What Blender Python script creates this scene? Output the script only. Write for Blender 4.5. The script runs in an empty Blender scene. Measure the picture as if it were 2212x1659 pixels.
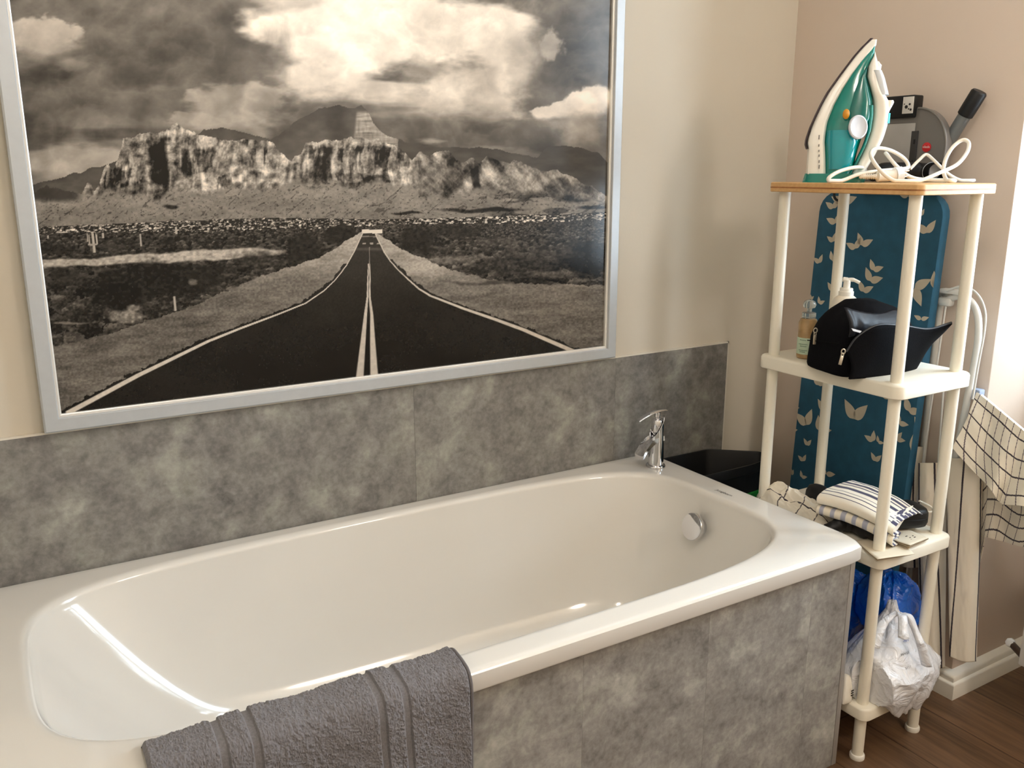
import bpy, bmesh, math, random
import numpy as np
from mathutils import Vector, Matrix
from mathutils.bvhtree import BVHTree

S = bpy.context.scene
COL = S.collection
pi = math.pi

# ------------------------------------------------------------------ camera
CAM = np.array([-1.6195, -1.909, 1.383])
YAW, PIT, FPX = 1.0275, -0.2383, 1901.28
FW = np.array([math.cos(YAW) * math.cos(PIT), math.sin(YAW) * math.cos(PIT), math.sin(PIT)])
RT = np.array([math.sin(YAW), -math.cos(YAW), 0.0])
UP = np.cross(RT, FW)
cd = bpy.data.cameras.new('camera')
cd.sensor_fit = 'HORIZONTAL'
cd.sensor_width = 36.0
cd.lens = 36.0 * FPX / 2212.0
cd.clip_start = 0.02
cam = bpy.data.objects.new('camera', cd)
COL.objects.link(cam)
cam.matrix_world = Matrix(((RT[0], UP[0], -FW[0], CAM[0]), (RT[1], UP[1], -FW[1], CAM[1]),
                           (RT[2], UP[2], -FW[2], CAM[2]), (0, 0, 0, 1)))
S.camera = cam

# ------------------------------------------------------------------ world, exposure
S.view_settings.view_transform = 'Standard'
S.view_settings.look = 'None'
S.view_settings.gamma = 1.0
S.view_settings.exposure = 0.04
S.view_settings.use_curve_mapping = False
W = bpy.data.worlds.new('world')
S.world = W
W.use_nodes = True
W.node_tree.nodes['Background'].inputs[0].default_value = (0.75, 0.86, 1.0, 1)
W.node_tree.nodes['Background'].inputs[1].default_value = 0.5
WINDOW_STRENGTH = 14.0
LAMP_STRENGTH = 32.0
S.cycles.max_bounces = 10
S.cycles.diffuse_bounces = 6
S.cycles.caustics_reflective = False
S.cycles.caustics_refractive = False
S.cycles.sample_clamp_indirect = 6.0


# ------------------------------------------------------------------ helpers
def ray(px, py):
    return FW + RT * ((px - 1106.0) / FPX) + UP * ((829.5 - py) / FPX)


def at(px, py, ax, val):                     # the point of a plane (axis = value) seen at a pixel of the photograph
    d = ray(px, py)
    return CAM + d * ((val - CAM[ax]) / d[ax])


def atv(px, py, xp):                         # the same for arrays and planes x = xp
    d = FW + RT * ((px - 1106.0) / FPX)[..., None] + UP * ((829.5 - py) / FPX)[..., None]
    return CAM + d * ((xp - CAM[0]) / d[..., 0])[..., None]


def atd(px, py, depth):                      # the point at a distance along the view
    return CAM + ray(px, py) * depth


def pix(P):
    d = np.asarray(P) - CAM
    z = d @ FW
    return 1106 + FPX * (d @ RT) / z, 829.5 - FPX * (d @ UP) / z


def lin(c):
    c = np.asarray(c, float) / 255.0
    return np.where(c <= 0.04045, c / 12.92, ((c + 0.055) / 1.055) ** 2.4)


def sm(a, b, x):
    t = np.clip((x - a) / (b - a), 0, 1)
    return t * t * (3 - 2 * t)


_lat = {}


def vnoise(x, y, seed=0):
    if seed not in _lat:
        _lat[seed] = np.random.RandomState(seed).rand(256, 256)
    L = _lat[seed]
    x = np.asarray(x, float); y = np.asarray(y, float)
    xi = np.floor(x).astype(int); yi = np.floor(y).astype(int)
    fx = x - xi; fy = y - yi
    fx = fx * fx * fx * (fx * (fx * 6 - 15) + 10); fy = fy * fy * fy * (fy * (fy * 6 - 15) + 10)
    a = L[xi % 256, yi % 256]; b = L[(xi + 1) % 256, yi % 256]
    c = L[xi % 256, (yi + 1) % 256]; d = L[(xi + 1) % 256, (yi + 1) % 256]
    return (a * (1 - fx) + b * fx) * (1 - fy) + (c * (1 - fx) + d * fx) * fy


def fbm(x, y, octv=5, seed=0, gain=0.5):
    s = 0; a = 1.0; t = 0
    for o in range(octv):
        s = s + a * vnoise(x * 2 ** o + 17.3 * o, y * 2 ** o + 9.1 * o, seed + o)
        t += a; a *= gain
    return s / t


def ridge(x, y, octv=4, seed=0):
    s = 0; a = 1.0; t = 0
    for o in range(octv):
        s = s + a * (1 - np.abs(2 * vnoise(x * 2 ** o + 5.7 * o, y * 2 ** o + 3.3 * o, seed + o) - 1))
        t += a; a *= 0.5
    return s / t


# ---- materials
def mat(name, color, rough=0.5, metal=0.0, spec=0.5, noise=0.03, nscale=12.0, bump=0.0, bscale=60.0,
        coat=0.0, trans=0.0, attr=None, emit=None, estr=0.0, sss=0.0, alpha=1.0, sheen=0.0):
    m = bpy.data.materials.new(name)
    m.use_nodes = True
    nt = m.node_tree
    b = nt.nodes['Principled BSDF']
    b.inputs['Roughness'].default_value = rough
    b.inputs['Metallic'].default_value = metal
    b.inputs['Specular IOR Level'].default_value = spec
    b.inputs['Coat Weight'].default_value = coat
    b.inputs['Transmission Weight'].default_value = trans
    b.inputs['Alpha'].default_value = alpha
    b.inputs['Sheen Weight'].default_value = sheen
    if sss:
        b.inputs['Subsurface Weight'].default_value = sss
        b.inputs['Subsurface Radius'].default_value = (0.01, 0.01, 0.01)
    tc = nt.nodes.new('ShaderNodeTexCoord')
    if attr:
        a = nt.nodes.new('ShaderNodeAttribute')
        a.attribute_name = attr
        nt.links.new(a.outputs['Color'], b.inputs['Base Color'])
    else:
        n = nt.nodes.new('ShaderNodeTexNoise')
        n.inputs['Scale'].default_value = nscale
        n.inputs['Detail'].default_value = 4
        nt.links.new(tc.outputs['Object'], n.inputs['Vector'])
        r = nt.nodes.new('ShaderNodeValToRGB')
        c = lin(color)
        r.color_ramp.elements[0].position = 0.3
        r.color_ramp.elements[1].position = 0.7
        r.color_ramp.elements[0].color = tuple(np.clip(c * (1 - noise), 0, 1)) + (1,)
        r.color_ramp.elements[1].color = tuple(np.clip(c * (1 + noise), 0, 1)) + (1,)
        nt.links.new(n.outputs['Fac'], r.inputs['Fac'])
        nt.links.new(r.outputs['Color'], b.inputs['Base Color'])
    if bump:
        n2 = nt.nodes.new('ShaderNodeTexNoise')
        n2.inputs['Scale'].default_value = bscale
        n2.inputs['Detail'].default_value = 5
        nt.links.new(tc.outputs['Object'], n2.inputs['Vector'])
        bp = nt.nodes.new('ShaderNodeBump')
        bp.inputs['Strength'].default_value = bump
        bp.inputs['Distance'].default_value = 0.004
        nt.links.new(n2.outputs['Fac'], bp.inputs['Height'])
        nt.links.new(bp.outputs['Normal'], b.inputs['Normal'])
    if emit is not None:
        b.inputs['Emission Color'].default_value = tuple(emit) + (1,)
        b.inputs['Emission Strength'].default_value = estr
    return m


def ramp_mat(name, vec_scale, layers, rough=0.5, offset=(0, 0, 0), bump=0.0, spec=0.5):
    """layers: list of (noise scale, detail, ramp[(pos,rgb)], mix) blended one over another"""
    m = bpy.data.materials.new(name)
    m.use_nodes = True
    nt = m.node_tree
    b = nt.nodes['Principled BSDF']
    b.inputs['Roughness'].default_value = rough
    b.inputs['Specular IOR Level'].default_value = spec
    tc = nt.nodes.new('ShaderNodeTexCoord')
    mp = nt.nodes.new('ShaderNodeMapping')
    mp.inputs['Scale'].default_value = vec_scale
    mp.inputs['Location'].default_value = offset
    nt.links.new(tc.outputs['Object'], mp.inputs['Vector'])
    last = None
    for sc, det, rmp, mix in layers:
        n = nt.nodes.new('ShaderNodeTexNoise')
        n.inputs['Scale'].default_value = sc
        n.inputs['Detail'].default_value = det
        n.inputs['Roughness'].default_value = 0.6
        n.inputs['Distortion'].default_value = 0.3
        nt.links.new(mp.outputs['Vector'], n.inputs['Vector'])
        r = nt.nodes.new('ShaderNodeValToRGB')
        while len(r.color_ramp.elements) < len(rmp):
            r.color_ramp.elements.new(0.5)
        for e, (p, c) in zip(r.color_ramp.elements, rmp):
            e.position = p
            e.color = tuple(lin(c)) + (1,)
        nt.links.new(n.outputs['Fac'], r.inputs['Fac'])
        if last is None:
            last = r.outputs['Color']
            h = n
        else:
            mx = nt.nodes.new('ShaderNodeMix')
            mx.data_type = 'RGBA'
            mx.inputs['Factor'].default_value = mix
            nt.links.new(last, mx.inputs['A'])
            nt.links.new(r.outputs['Color'], mx.inputs['B'])
            last = mx.outputs['Result']
    nt.links.new(last, b.inputs['Base Color'])
    if bump:
        bp = nt.nodes.new('ShaderNodeBump')
        bp.inputs['Strength'].default_value = bump
        bp.inputs['Distance'].default_value = 0.002
        nt.links.new(h.outputs['Fac'], bp.inputs['Height'])
        nt.links.new(bp.outputs['Normal'], b.inputs['Normal'])
    return m


# ---- mesh building (all coordinates are world coordinates, stored relative to the thing's base)
class MB:
    def __init__(self):
        self.v = []; self.f = []; self.mi = []; self.n = 0; self.sm = []

    def add(self, v, f, mi=0, smooth=True):
        v = [tuple(map(float, p)) for p in v]
        self.v += v
        self.f += [tuple(int(i) + self.n for i in q) for q in f]
        self.mi += [mi] * len(f)
        self.sm += [smooth] * len(f)
        self.n += len(v)
        return self

    def box(self, x0, x1, y0, y1, z0, z1, bev=0.0, seg=2, mi=0, M=None):
        bm = bmesh.new()
        bmesh.ops.create_cube(bm, size=1.0)
        for p in bm.verts:
            p.co = Vector(((x0 + x1) / 2 + p.co.x * (x1 - x0), (y0 + y1) / 2 + p.co.y * (y1 - y0),
                           (z0 + z1) / 2 + p.co.z * (z1 - z0)))
        if bev:
            bmesh.ops.bevel(bm, geom=list(bm.edges), offset=bev, segments=seg, profile=0.5, affect='EDGES')
        if M is not None:
            bmesh.ops.transform(bm, matrix=M, verts=bm.verts)
        return self.bm(bm, mi, bool(bev))

    def bm(self, bm, mi=0, smooth=True):
        bm.verts.ensure_lookup_table()
        bm.verts.index_update()
        self.add([p.co[:] for p in bm.verts], [[q.index for q in f.verts] for f in bm.faces], mi, smooth)
        bm.free()
        return self

    def tube(self, pts, r, n=10, mi=0, cap=True, closed=False):
        P = np.array(pts, float)
        m = len(P)
        rr = np.full(m, r) if np.isscalar(r) else np.array(r, float)
        T = np.gradient(P, axis=0)
        if closed:
            T = np.roll(P, -1, 0) - np.roll(P, 1, 0)
        T /= np.linalg.norm(T, axis=1)[:, None] + 1e-12
        a = np.array([0, 0, 1.0])
        if abs(T[0] @ a) > 0.9:
            a = np.array([1.0, 0, 0])
        u = np.cross(T[0], a); u /= np.linalg.norm(u)
        V = []
        for i in range(m):
            u = u - T[i] * (u @ T[i]); u /= np.linalg.norm(u)
            w = np.cross(T[i], u)
            for k in range(n):
                t = 2 * pi * k / n
                V.append(P[i] + rr[i] * (u * math.cos(t) + w * math.sin(t)))
        F = []
        for i in range(m if closed else m - 1):
            j = (i + 1) % m
            for k in range(n):
                F.append((i * n + k, i * n + (k + 1) % n, j * n + (k + 1) % n, j * n + k))
        if cap and not closed:
            F.append(tuple(range(n - 1, -1, -1)))
            F.append(tuple((m - 1) * n + k for k in range(n)))
        return self.add(V, F, mi)

    def lathe(self, prof, c=(0, 0, 0), n=32, axis=None, mi=0, sx=1.0, sy=1.0):
        """prof [(r,h)] turned about a vertical axis through c, or about another axis"""
        c = np.array(c, float)
        if axis is None:
            ex, ey, ez = np.eye(3)
        else:
            ez = np.array(axis, float); ez /= np.linalg.norm(ez)
            a = np.array([0, 0, 1.0]) if abs(ez[2]) < 0.9 else np.array([1.0, 0, 0])
            ex = np.cross(a, ez); ex /= np.linalg.norm(ex)
            ey = np.cross(ez, ex)
        V = []
        for r, h in prof:
            for k in range(n):
                t = 2 * pi * k / n
                V.append(c + ex * (r * math.cos(t) * sx) + ey * (r * math.sin(t) * sy) + ez * h)
        F = []
        for i in range(len(prof) - 1):
            for k in range(n):
                F.append((i * n + k, i * n + (k + 1) % n, (i + 1) * n + (k + 1) % n, (i + 1) * n + k))
        F.append(tuple(range(n - 1, -1, -1)))
        F.append(tuple((len(prof) - 1) * n + k for k in range(n)))
        return self.add(V, F, mi)

    def loft(self, rings, cap=(True, True), mi=0, closed=True):
        n = len(rings[0]); V = [p for r in rings for p in r]; F = []
        for i in range(len(rings) - 1):
            for k in range(n if closed else n - 1):
                F.append((i * n + k, i * n + (k + 1) % n, (i + 1) * n + (k + 1) % n, (i + 1) * n + k))
        if closed and cap[0]: F.append(tuple(range(n - 1, -1, -1)))
        if closed and cap[1]: F.append(tuple((len(rings) - 1) * n + k for k in range(n)))
        return self.add(V, F, mi)

    def grid(self, P, mi=0):
        P = np.asarray(P)
        a, b = P.shape[:2]
        idx = np.arange(a * b).reshape(a, b)
        F = np.stack([idx[:-1, :-1], idx[1:, :-1], idx[1:, 1:], idx[:-1, 1:]], -1).reshape(-1, 4)
        return self.add(P.reshape(-1, 3), F.tolist(), mi)

    def prism(self, poly, a, b, mi=0, smooth=False):
        """poly: list of 3D points; extruded by vector from offset a to offset b"""
        n = len(poly)
        P = np.array(poly, float)
        V = list(P + np.array(a)) + list(P + np.array(b))
        F = [tuple(range(n - 1, -1, -1)), tuple(range(n, 2 * n))]
        F += [(k, (k + 1) % n, n + (k + 1) % n, n + k) for k in range(n)]
        return self.add(V, F, mi, smooth)

    def build(self, name, m, parent=None, kind=None, colors=None, label=None, flip=False):
        base = Vector((0, 0, 0))
        if parent is not None:
            base = parent.get('_b')
            base = Vector(base) if base is not None else Vector((0, 0, 0))
        me = bpy.data.meshes.new(name)
        V = np.array(self.v, float) - np.array(base)
        me.from_pydata(V.tolist(), [], self.f)
        ms = m if isinstance(m, (list, tuple)) else [m]
        for q in ms: me.materials.append(q)
        me.polygons.foreach_set('material_index', self.mi)
        me.polygons.foreach_set('use_smooth', self.sm)
        bm = bmesh.new(); bm.from_mesh(me)
        bmesh.ops.recalc_face_normals(bm, faces=bm.faces)
        if flip: bmesh.ops.reverse_faces(bm, faces=bm.faces)
        bm.to_mesh(me); bm.free()
        if colors is not None:
            ca = me.color_attributes.new('Col', 'FLOAT_COLOR', 'POINT')
            c = np.ones((len(V), 4)); c[:, :3] = np.asarray(colors).reshape(-1, 3)
            ca.data.foreach_set('color', c.ravel())
        try:
            me.set_sharp_from_angle(angle=math.radians(42))
        except Exception:
            pass
        me.update()
        o = bpy.data.objects.new(name, me)
        COL.objects.link(o)
        if parent is not None:
            o.parent = parent
            o['_b'] = tuple(base)
        if kind: o['kind'] = kind
        if label: o['label'] = label
        return o


def thing(name, label, cat, base=(0, 0, 0), group=None):
    o = bpy.data.objects.new(name, None)
    o.empty_display_size = 0.05
    COL.objects.link(o)
    o.location = base
    o['_b'] = tuple(map(float, base))
    o['label'] = label; o['category'] = cat
    if group: o['group'] = group
    return o


def tag(o, label, cat, group=None, kind=None):
    o['label'] = label; o['category'] = cat
    if group: o['group'] = group
    if kind: o['kind'] = kind
    return o


def spline(pts, n=12, closed=False):
    P = np.array(pts, float)
    out = []
    m = len(P)
    for i in range(m if closed else m - 1):
        if closed:
            p0, p1, p2, p3 = P[(i - 1) % m], P[i], P[(i + 1) % m], P[(i + 2) % m]
        else:
            p1, p2 = P[i], P[i + 1]
            p0 = P[i - 1] if i > 0 else 2 * p1 - p2
            p3 = P[i + 2] if i + 2 < m else 2 * p2 - p1
        for k in range(n):
            t = k / n
            out.append(0.5 * (2 * p1 + (p2 - p0) * t + (2 * p0 - 5 * p1 + 4 * p2 - p3) * t * t
                              + (3 * p1 - p0 - 3 * p2 + p3) * t ** 3))
    if not closed: out.append(P[-1])
    return np.array(out)


def text_mb(s, origin, ux, uy, size, width=None, target=None, direction=None, off=0.0006):
    """flat lettering lying along ux / uy; projected onto a surface when a target is given"""
    cu = bpy.data.curves.new('lettering', 'FONT')
    cu.body = s; cu.size = size; cu.resolution_u = 3
    o = bpy.data.objects.new('lettering', cu)
    COL.objects.link(o)
    bpy.context.view_layer.update()
    dg = bpy.context.evaluated_depsgraph_get()
    me = bpy.data.meshes.new_from_object(o.evaluated_get(dg))
    V = np.array([p.co[:] for p in me.vertices]); F = [tuple(p.vertices) for p in me.polygons]
    bpy.data.objects.remove(o); bpy.data.curves.remove(cu); bpy.data.meshes.remove(me)
    if width: V = V * (width / (V[:, 0].max() - V[:, 0].min()))
    ux = np.array(ux, float); uy = np.array(uy, float)
    P = np.array(origin) + V[:, :1] * ux + V[:, 1:2] * uy
    if target is not None:
        b = Vector(target.get('_b') or (0, 0, 0))
        tv = [p.co + b for p in target.data.vertices]
        bvh = BVHTree.FromPolygons(tv, [tuple(p.vertices) for p in target.data.polygons])
        d = Vector(direction).normalized()
        Q = []
        for p in P:
            h = bvh.ray_cast(Vector(p) - d * 0.5, d)
            Q.append(h[0] - d * off if h[0] is not None else Vector(p))
        P = Q
    return MB().add(P, F, 0, False)


# ------------------------------------------------------------------ materials
H = 0.58
M_wall = mat('plaster_wall', (211, 203, 188), 0.75, noise=0.015, nscale=3, bump=0.05, bscale=140)
M_wall_r = mat('plaster_wall_right', (215, 199, 185), 0.7, noise=0.02, nscale=3, bump=0.05, bscale=140)
M_ceil = mat('ceiling_paint', (238, 234, 226), 0.85)
M_white = mat('white_plastic', (240, 236, 226), 0.35, noise=0.01)
M_base = mat('baseboard_paint', (235, 230, 218), 0.4, noise=0.01)
M_enamel = mat('bath_enamel', (229, 226, 220), 0.10, noise=0.006, nscale=4, spec=0.6, coat=0.3)
M_chrome = mat('chrome', (225, 225, 228), 0.06, metal=1.0, noise=0.01)
M_alu = mat('brushed_aluminium', (196, 201, 206), 0.42, metal=0.35, noise=0.02, nscale=60)
M_alu_in = mat('frame_lip', (242, 240, 235), 0.3, metal=0.3, noise=0.02)
M_trim = mat('edge_trim_white', (222, 216, 204), 0.4, noise=0.01)
M_trim_g = mat('edge_trim_grey', (165, 162, 158), 0.4, metal=0.3, noise=0.02)
M_black = mat('black_plastic', (16, 16, 18), 0.45, spec=0.35, noise=0.1)
M_blackf = mat('black_fabric', (13, 13, 16), 0.9, spec=0.08, noise=0.2, nscale=200, bump=0.25, bscale=500)
M_blacks = mat('black_satin', (14, 16, 25), 0.45, spec=0.3, noise=0.15, nscale=60, bump=0.1, bscale=80)
M_glassy = mat('clear_plastic', (225, 235, 235), 0.08, trans=0.85, noise=0.01)


def stone(name, off, gain=1.0):
    G = lambda L: [(s_, d_, [(p_, tuple(min(255, c_ * gain) for c_ in rgb)) for p_, rgb in r_], m_) for s_, d_, r_, m_ in L]
    return ramp_mat(name, (1, 1, 1.0), G([
        (9, 6, [(0.33, (98, 95, 92)), (0.46, (122, 119, 115)), (0.55, (144, 142, 136)), (0.67, (192, 193, 180))], 1),
        (26, 7, [(0.33, (80, 77, 74)), (0.47, (128, 125, 121)), (0.60, (152, 149, 144)), (0.75, (196, 195, 187))], 0.45),
        (85, 5, [(0.35, (94, 91, 89)), (0.68, (160, 157, 154))], 0.30)]), 0.42, off, spec=0.4)


# ------------------------------------------------------------------ room shell
XW, YN = 0.50, -0.70
MB().box(-2.2, 1.1, -3.7, 0.12, -0.08, 0.0).build('floor', ramp_mat('oak_laminate', (14, 0.9, 14), [
    (1.6, 6, [(0.3, (74, 53, 38)), (0.5, (106, 79, 57)), (0.7, (128, 97, 71))], 1),
    (7, 5, [(0.3, (64, 46, 33)), (0.6, (122, 92, 66))], 0.45)], 0.42), kind='structure')
# plank joints: a brick pattern in the floor's material
fl = bpy.data.objects['floor']
nt = fl.data.materials[0].node_tree
bsdf = nt.nodes['Principled BSDF']
src = bsdf.inputs['Base Color'].links[0].from_socket
tcn = nt.nodes.new('ShaderNodeTexCoord'); mpn = nt.nodes.new('ShaderNodeMapping')
mpn.inputs['Rotation'].default_value = (0, 0, pi / 2)
bk = nt.nodes.new('ShaderNodeTexBrick')
bk.inputs['Scale'].default_value = 1.0
bk.inputs['Brick Width'].default_value = 1.25; bk.inputs['Row Height'].default_value = 0.19
bk.inputs['Mortar Size'].default_value = 0.0022
bk.inputs['Color1'].default_value = (0.85, 0.85, 0.85, 1); bk.inputs['Color2'].default_value = (1, 1, 1, 1)
bk.inputs['Mortar'].default_value = (0.35, 0.3, 0.27, 1)
mm = nt.nodes.new('ShaderNodeMix'); mm.data_type = 'RGBA'; mm.blend_type = 'MULTIPLY'; mm.inputs['Factor'].default_value = 1
nt.links.new(tcn.outputs['Object'], mpn.inputs['Vector']); nt.links.new(mpn.outputs['Vector'], bk.inputs['Vector'])
nt.links.new(src, mm.inputs['A']); nt.links.new(bk.outputs['Color'], mm.inputs['B'])
nt.links.new(mm.outputs['Result'], bsdf.inputs['Base Color'])

MB().box(-2.2, 1.1, -3.7, 0.12, 2.5, 2.58).build('ceiling', M_ceil, kind='structure')
MB().box(-2.2, XW, 0.0, 0.12, 0, 2.5).build('wall_back', M_wall, kind='structure')
MB().box(XW, 1.1, YN, 0.12, 0, 2.5, 0.004, 2).build('wall_right', M_wall_r, kind='structure')
MB().box(-2.2, -2.1, -3.6, 0.0, 0, 2.5).build('wall_left', M_wall, kind='structure')
MB().box(-2.1, 1.1, -3.7, -3.6, 0, 2.5).build('wall_front', M_wall, kind='structure')
XN = 0.84
WY0, WY1, WZ0, WZ1 = -1.60, -0.78, 0.88, 2.25
b = MB()
b.box(XN, 1.1, -3.6, YN, 0, WZ0); b.box(XN, 1.1, -3.6, YN, WZ1, 2.5)
b.box(XN, 1.1, WY1, YN, WZ0, WZ1); b.box(XN, 1.1, -3.6, WY0, WZ0, WZ1)
b.build('wall_window', M_wall, kind='structure')
win = bpy.data.objects.new('window_1', None); COL.objects.link(win); win['kind'] = 'structure'
win.location = (XN, WY0, WZ0); win['_b'] = (XN, WY0, WZ0)
M_frame = mat('window_frame_white', (240, 240, 238), 0.35, noise=0.01)
b = MB()
fx0, fx1 = XN + 0.03, XN + 0.09
for y0, y1 in ((WY0, WY0 + 0.06), (WY1 - 0.06, WY1), ((WY0 + WY1) / 2 - 0.05, (WY0 + WY1) / 2 + 0.05)):
    b.box(fx0, fx1, y0, y1, WZ0, WZ1, 0.006)
for z0, z1 in ((WZ0, WZ0 + 0.06), (WZ1 - 0.06, WZ1)):
    b.box(fx0 - 0.004, fx1 + 0.004, WY0, WY1, z0, z1, 0.006)
b.build('window_frame', M_frame, win)
M_pane = mat('daylight_pane', (235, 242, 250), 0.1, emit=(0.70, 0.86, 1.0), estr=WINDOW_STRENGTH)
MB().box(XN + 0.055, XN + 0.065, WY0 + 0.06, (WY0 + WY1) / 2 - 0.05, WZ0 + 0.06, WZ1 - 0.06).build('window_pane', M_pane, win)
MB().box(XN + 0.055, XN + 0.065, (WY0 + WY1) / 2 + 0.05, WY1 - 0.06, WZ0 + 0.06, WZ1 - 0.06).build('window_pane', M_pane, win)
MB().box(XN - 0.10, XN + 0.03, WY0 - 0.04, YN - 0.002, WZ0 - 0.035, WZ0, 0.006).build('window_sill', M_frame, win)

# baseboards with a stepped moulding
PRF = [(0, 0), (0.027, 0), (0.027, 0.040), (0.024, 0.045), (0.019, 0.047), (0.019, 0.056), (0.014, 0.064), (0.0, 0.072)]
ring0 = [(XW - d, 0.0 - 0.0005, z) for d, z in PRF]
ring1 = [(XW - d, YN - d, z) for d, z in PRF]
ring2 = [(XN, YN - d, z) for d, z in PRF]
MB().loft([ring0, ring1, ring2]).build('baseboard_right', M_base, kind='structure')

# ------------------------------------------------------------------ ceiling lamp (behind the camera, warm)
M_glow = mat('lamp_globe_glow', (255, 240, 215), 0.4, emit=(1.0, 0.895, 0.80), estr=LAMP_STRENGTH)
for LP, lab, rad in (((0.18, -2.85, 2.18), 'warm pendant lamp with round white glass globe hanging far behind the shelf', 0.175),
                     ((-1.28, -1.62, 2.36), 'warm round glass globe lamp close under ceiling in front of poster', 0.118)):
    lamp = thing('ceiling_lamp', lab, 'lamp', LP)
    MB().lathe([(0.001, -rad)] + [(rad * math.cos(t), rad * math.sin(t)) for t in np.linspace(-1.2, 1.3, 11)], LP).build('lamp_globe', M_glow, lamp)
    MB().tube([(LP[0], LP[1], LP[2] + rad * 0.95), (LP[0], LP[1], 2.49)], 0.008).build('lamp_rod', M_white, lamp)
    MB().lathe([(0.05, 2.47), (0.05, 2.499)], (LP[0], LP[1], 0)).build('ceiling_rose', M_white, lamp)

# ------------------------------------------------------------------ splashback
spl = thing('splashback', 'grey mottled stone-effect splashback panel on wall behind bathtub', 'splashback', (-0.7, 0, 0.58))
SZ = 0.8755
xs = [-2.1, -0.751, -0.133, 0.2915]
for i in range(3):
    MB().box(xs[i], xs[i + 1] - 0.0003, -0.008, -0.0005, 0.0 if i == 2 else 0.50, SZ, 0.0003, 1).build('panel', stone('stone_panel', (i * 3.1, i * 1.7, i * 2.3)), spl)
MB().box(-2.1, 0.2955, -0.0085, -0.0005, SZ, SZ + 0.004).box(0.2915, 0.2955, -0.0085, -0.0005, 0.0, SZ + 0.004).build('edge_trim', M_trim, spl)

# ------------------------------------------------------------------ bathtub
TX0, TX1, TY0, TY1 = -1.72, 0.0, -0.757, -0.0090
tub = thing('bathtub', 'large white built-in bathtub with grey stone-effect side panel below the framed poster', 'bathtub', (-0.86, -0.38, 0))
NT = 288
th = np.array([2 * pi * k / NT for k in range(NT)])
th = th + 0.22 * np.sin(4 * th + pi) / 4 * -1 * -1          # more points near the corners


def srect(cx, cy, a, b, n, z):
    c, s = np.cos(th), np.sin(th)
    r = (np.abs(c) ** n + np.abs(s) ** n) ** (-1.0 / n)
    return np.stack([cx + a * r * c, cy + b * r * s, np.full(NT, z)], 1)


ocx, ocy, oa, ob = (TX0 + TX1) / 2, (TY0 + TY1) / 2, (TX1 - TX0) / 2, (TY1 - TY0) / 2
icx, icy, ia, ib = -0.86, -0.381, 0.766, 0.318
rings = []
rings.append(srect(ocx, ocy, oa - 0.02, ob - 0.02, 60, H - 0.046))
rings.append(srect(ocx, ocy, oa - 0.002, ob - 0.002, 60, H - 0.046))
rings.append(srect(ocx, ocy, oa, ob, 60, H - 0.042))
rings.append(srect(ocx, ocy, oa, ob, 60, H - 0.013))
for a in (20, 45, 70, 90):
    t = math.radians(a); r = 0.012
    rings.append(srect(ocx, ocy, oa - r * (1 - math.cos(t)), ob - r * (1 - math.cos(t)), 60, H - 0.013 + 0.013 * math.sin(t)))
IR = 0.014                                                 # rounding of the inner edge
inner_top = srect(icx, icy, ia + IR, ib + IR, 4.3, H)
o_flat = rings[-1]
for w in (0.25, 0.5, 0.75, 0.92):
    rings.append(o_flat * (1 - w) + inner_top * w)
rings.append(inner_top)
for a in (25, 50, 75):
    t = math.radians(a)
    rings.append(srect(icx, icy, ia + IR * (1 - math.sin(t)), ib + IR * (1 - math.sin(t)), 4.3, H - IR * (1 - math.cos(t))))
DEP = 0.41
for k in range(0, 25):
    u = k / 24
    d = IR + (DEP - IR) * u
    # the walls lean inwards and turn into the floor over the last part
    lean = 0.72 * u + 0.28 * u ** 4
    fl_ = max(0, (u - 0.72) / 0.28)
    rnd = 0.10 * (1 - math.sqrt(max(0, 1 - fl_ ** 2)))
    xl = (icx - ia) + 0.36 * lean + rnd
    xr = (icx + ia) - 0.12 * lean - rnd
    yb = ib - 0.075 * lean - rnd
    rings.append(srect((xl + xr) / 2, icy, (xr - xl) / 2, yb, 4.3 - 0.6 * u, H - d))
last = rings[-1]
for w in (0.35, 0.7, 0.97):
    c = last.mean(0)
    q = last * (1 - w) + c * w
    q[:, 2] = H - DEP - 0.006 * w
    rings.append(q)
for r in rings[4:13]:                                       # the front rim falls slightly towards the room
    low = np.clip(-0.702 - r[:, 1], 0, 0.08)
    r[:, 2] -= 0.13 * low
# thickness below: outer skirt continues under the basin
shell = MB().loft([r.tolist() for r in rings], cap=(False, True))
tub_o = shell.build('tub_shell', M_enamel, tub)
YA = -0.737
ax = [-1.72, -1.245, -0.758, -0.446, -0.142, -0.021]
for i in range(5):
    MB().box(ax[i], ax[i + 1] - 0.0002, YA, YA + 0.018, 0.0, H - 0.045, 0.0002, 1).build('side_panel', stone('stone_apron', (5.3 + i * 2.7, 1.1 + i, 4.0 + i * 1.3), 1.10), tub)
MB().box(-0.0205, -0.005, YA - 0.001, YA + 0.02, 0.0, H - 0.045, 0.001).build('corner_trim', M_trim_g, tub)
MB().box(-0.012, -0.004, YA + 0.02, -0.03, 0.0, H - 0.045).build('end_panel', stone('stone_end', (9, 3, 1)), tub)
# overflow knob
oc = np.array(at(1503, 1138, 0, -0.126)); on = np.array([-0.965, 0, 0.26])
MB().lathe([(0.02, -0.03), (0.027, 0.002), (0.034, 0.004), (0.0355, 0.007), (0.0355, 0.014), (0.034, 0.0165), (0.030, 0.0175), (0.001, 0.018)],
           oc, 48, axis=on).build('overflow_knob', M_chrome, tub)
M_ink = mat('dark_print', (34, 30, 32), 0.5)
lg = text_mb('Jungborn', (-0.062, -0.345, H + 0.0006), (0.03, -0.9995, 0), (0.9995, 0.03, 0), 0.02, width=0.055)
lg.build('logo', M_ink, tub)

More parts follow.
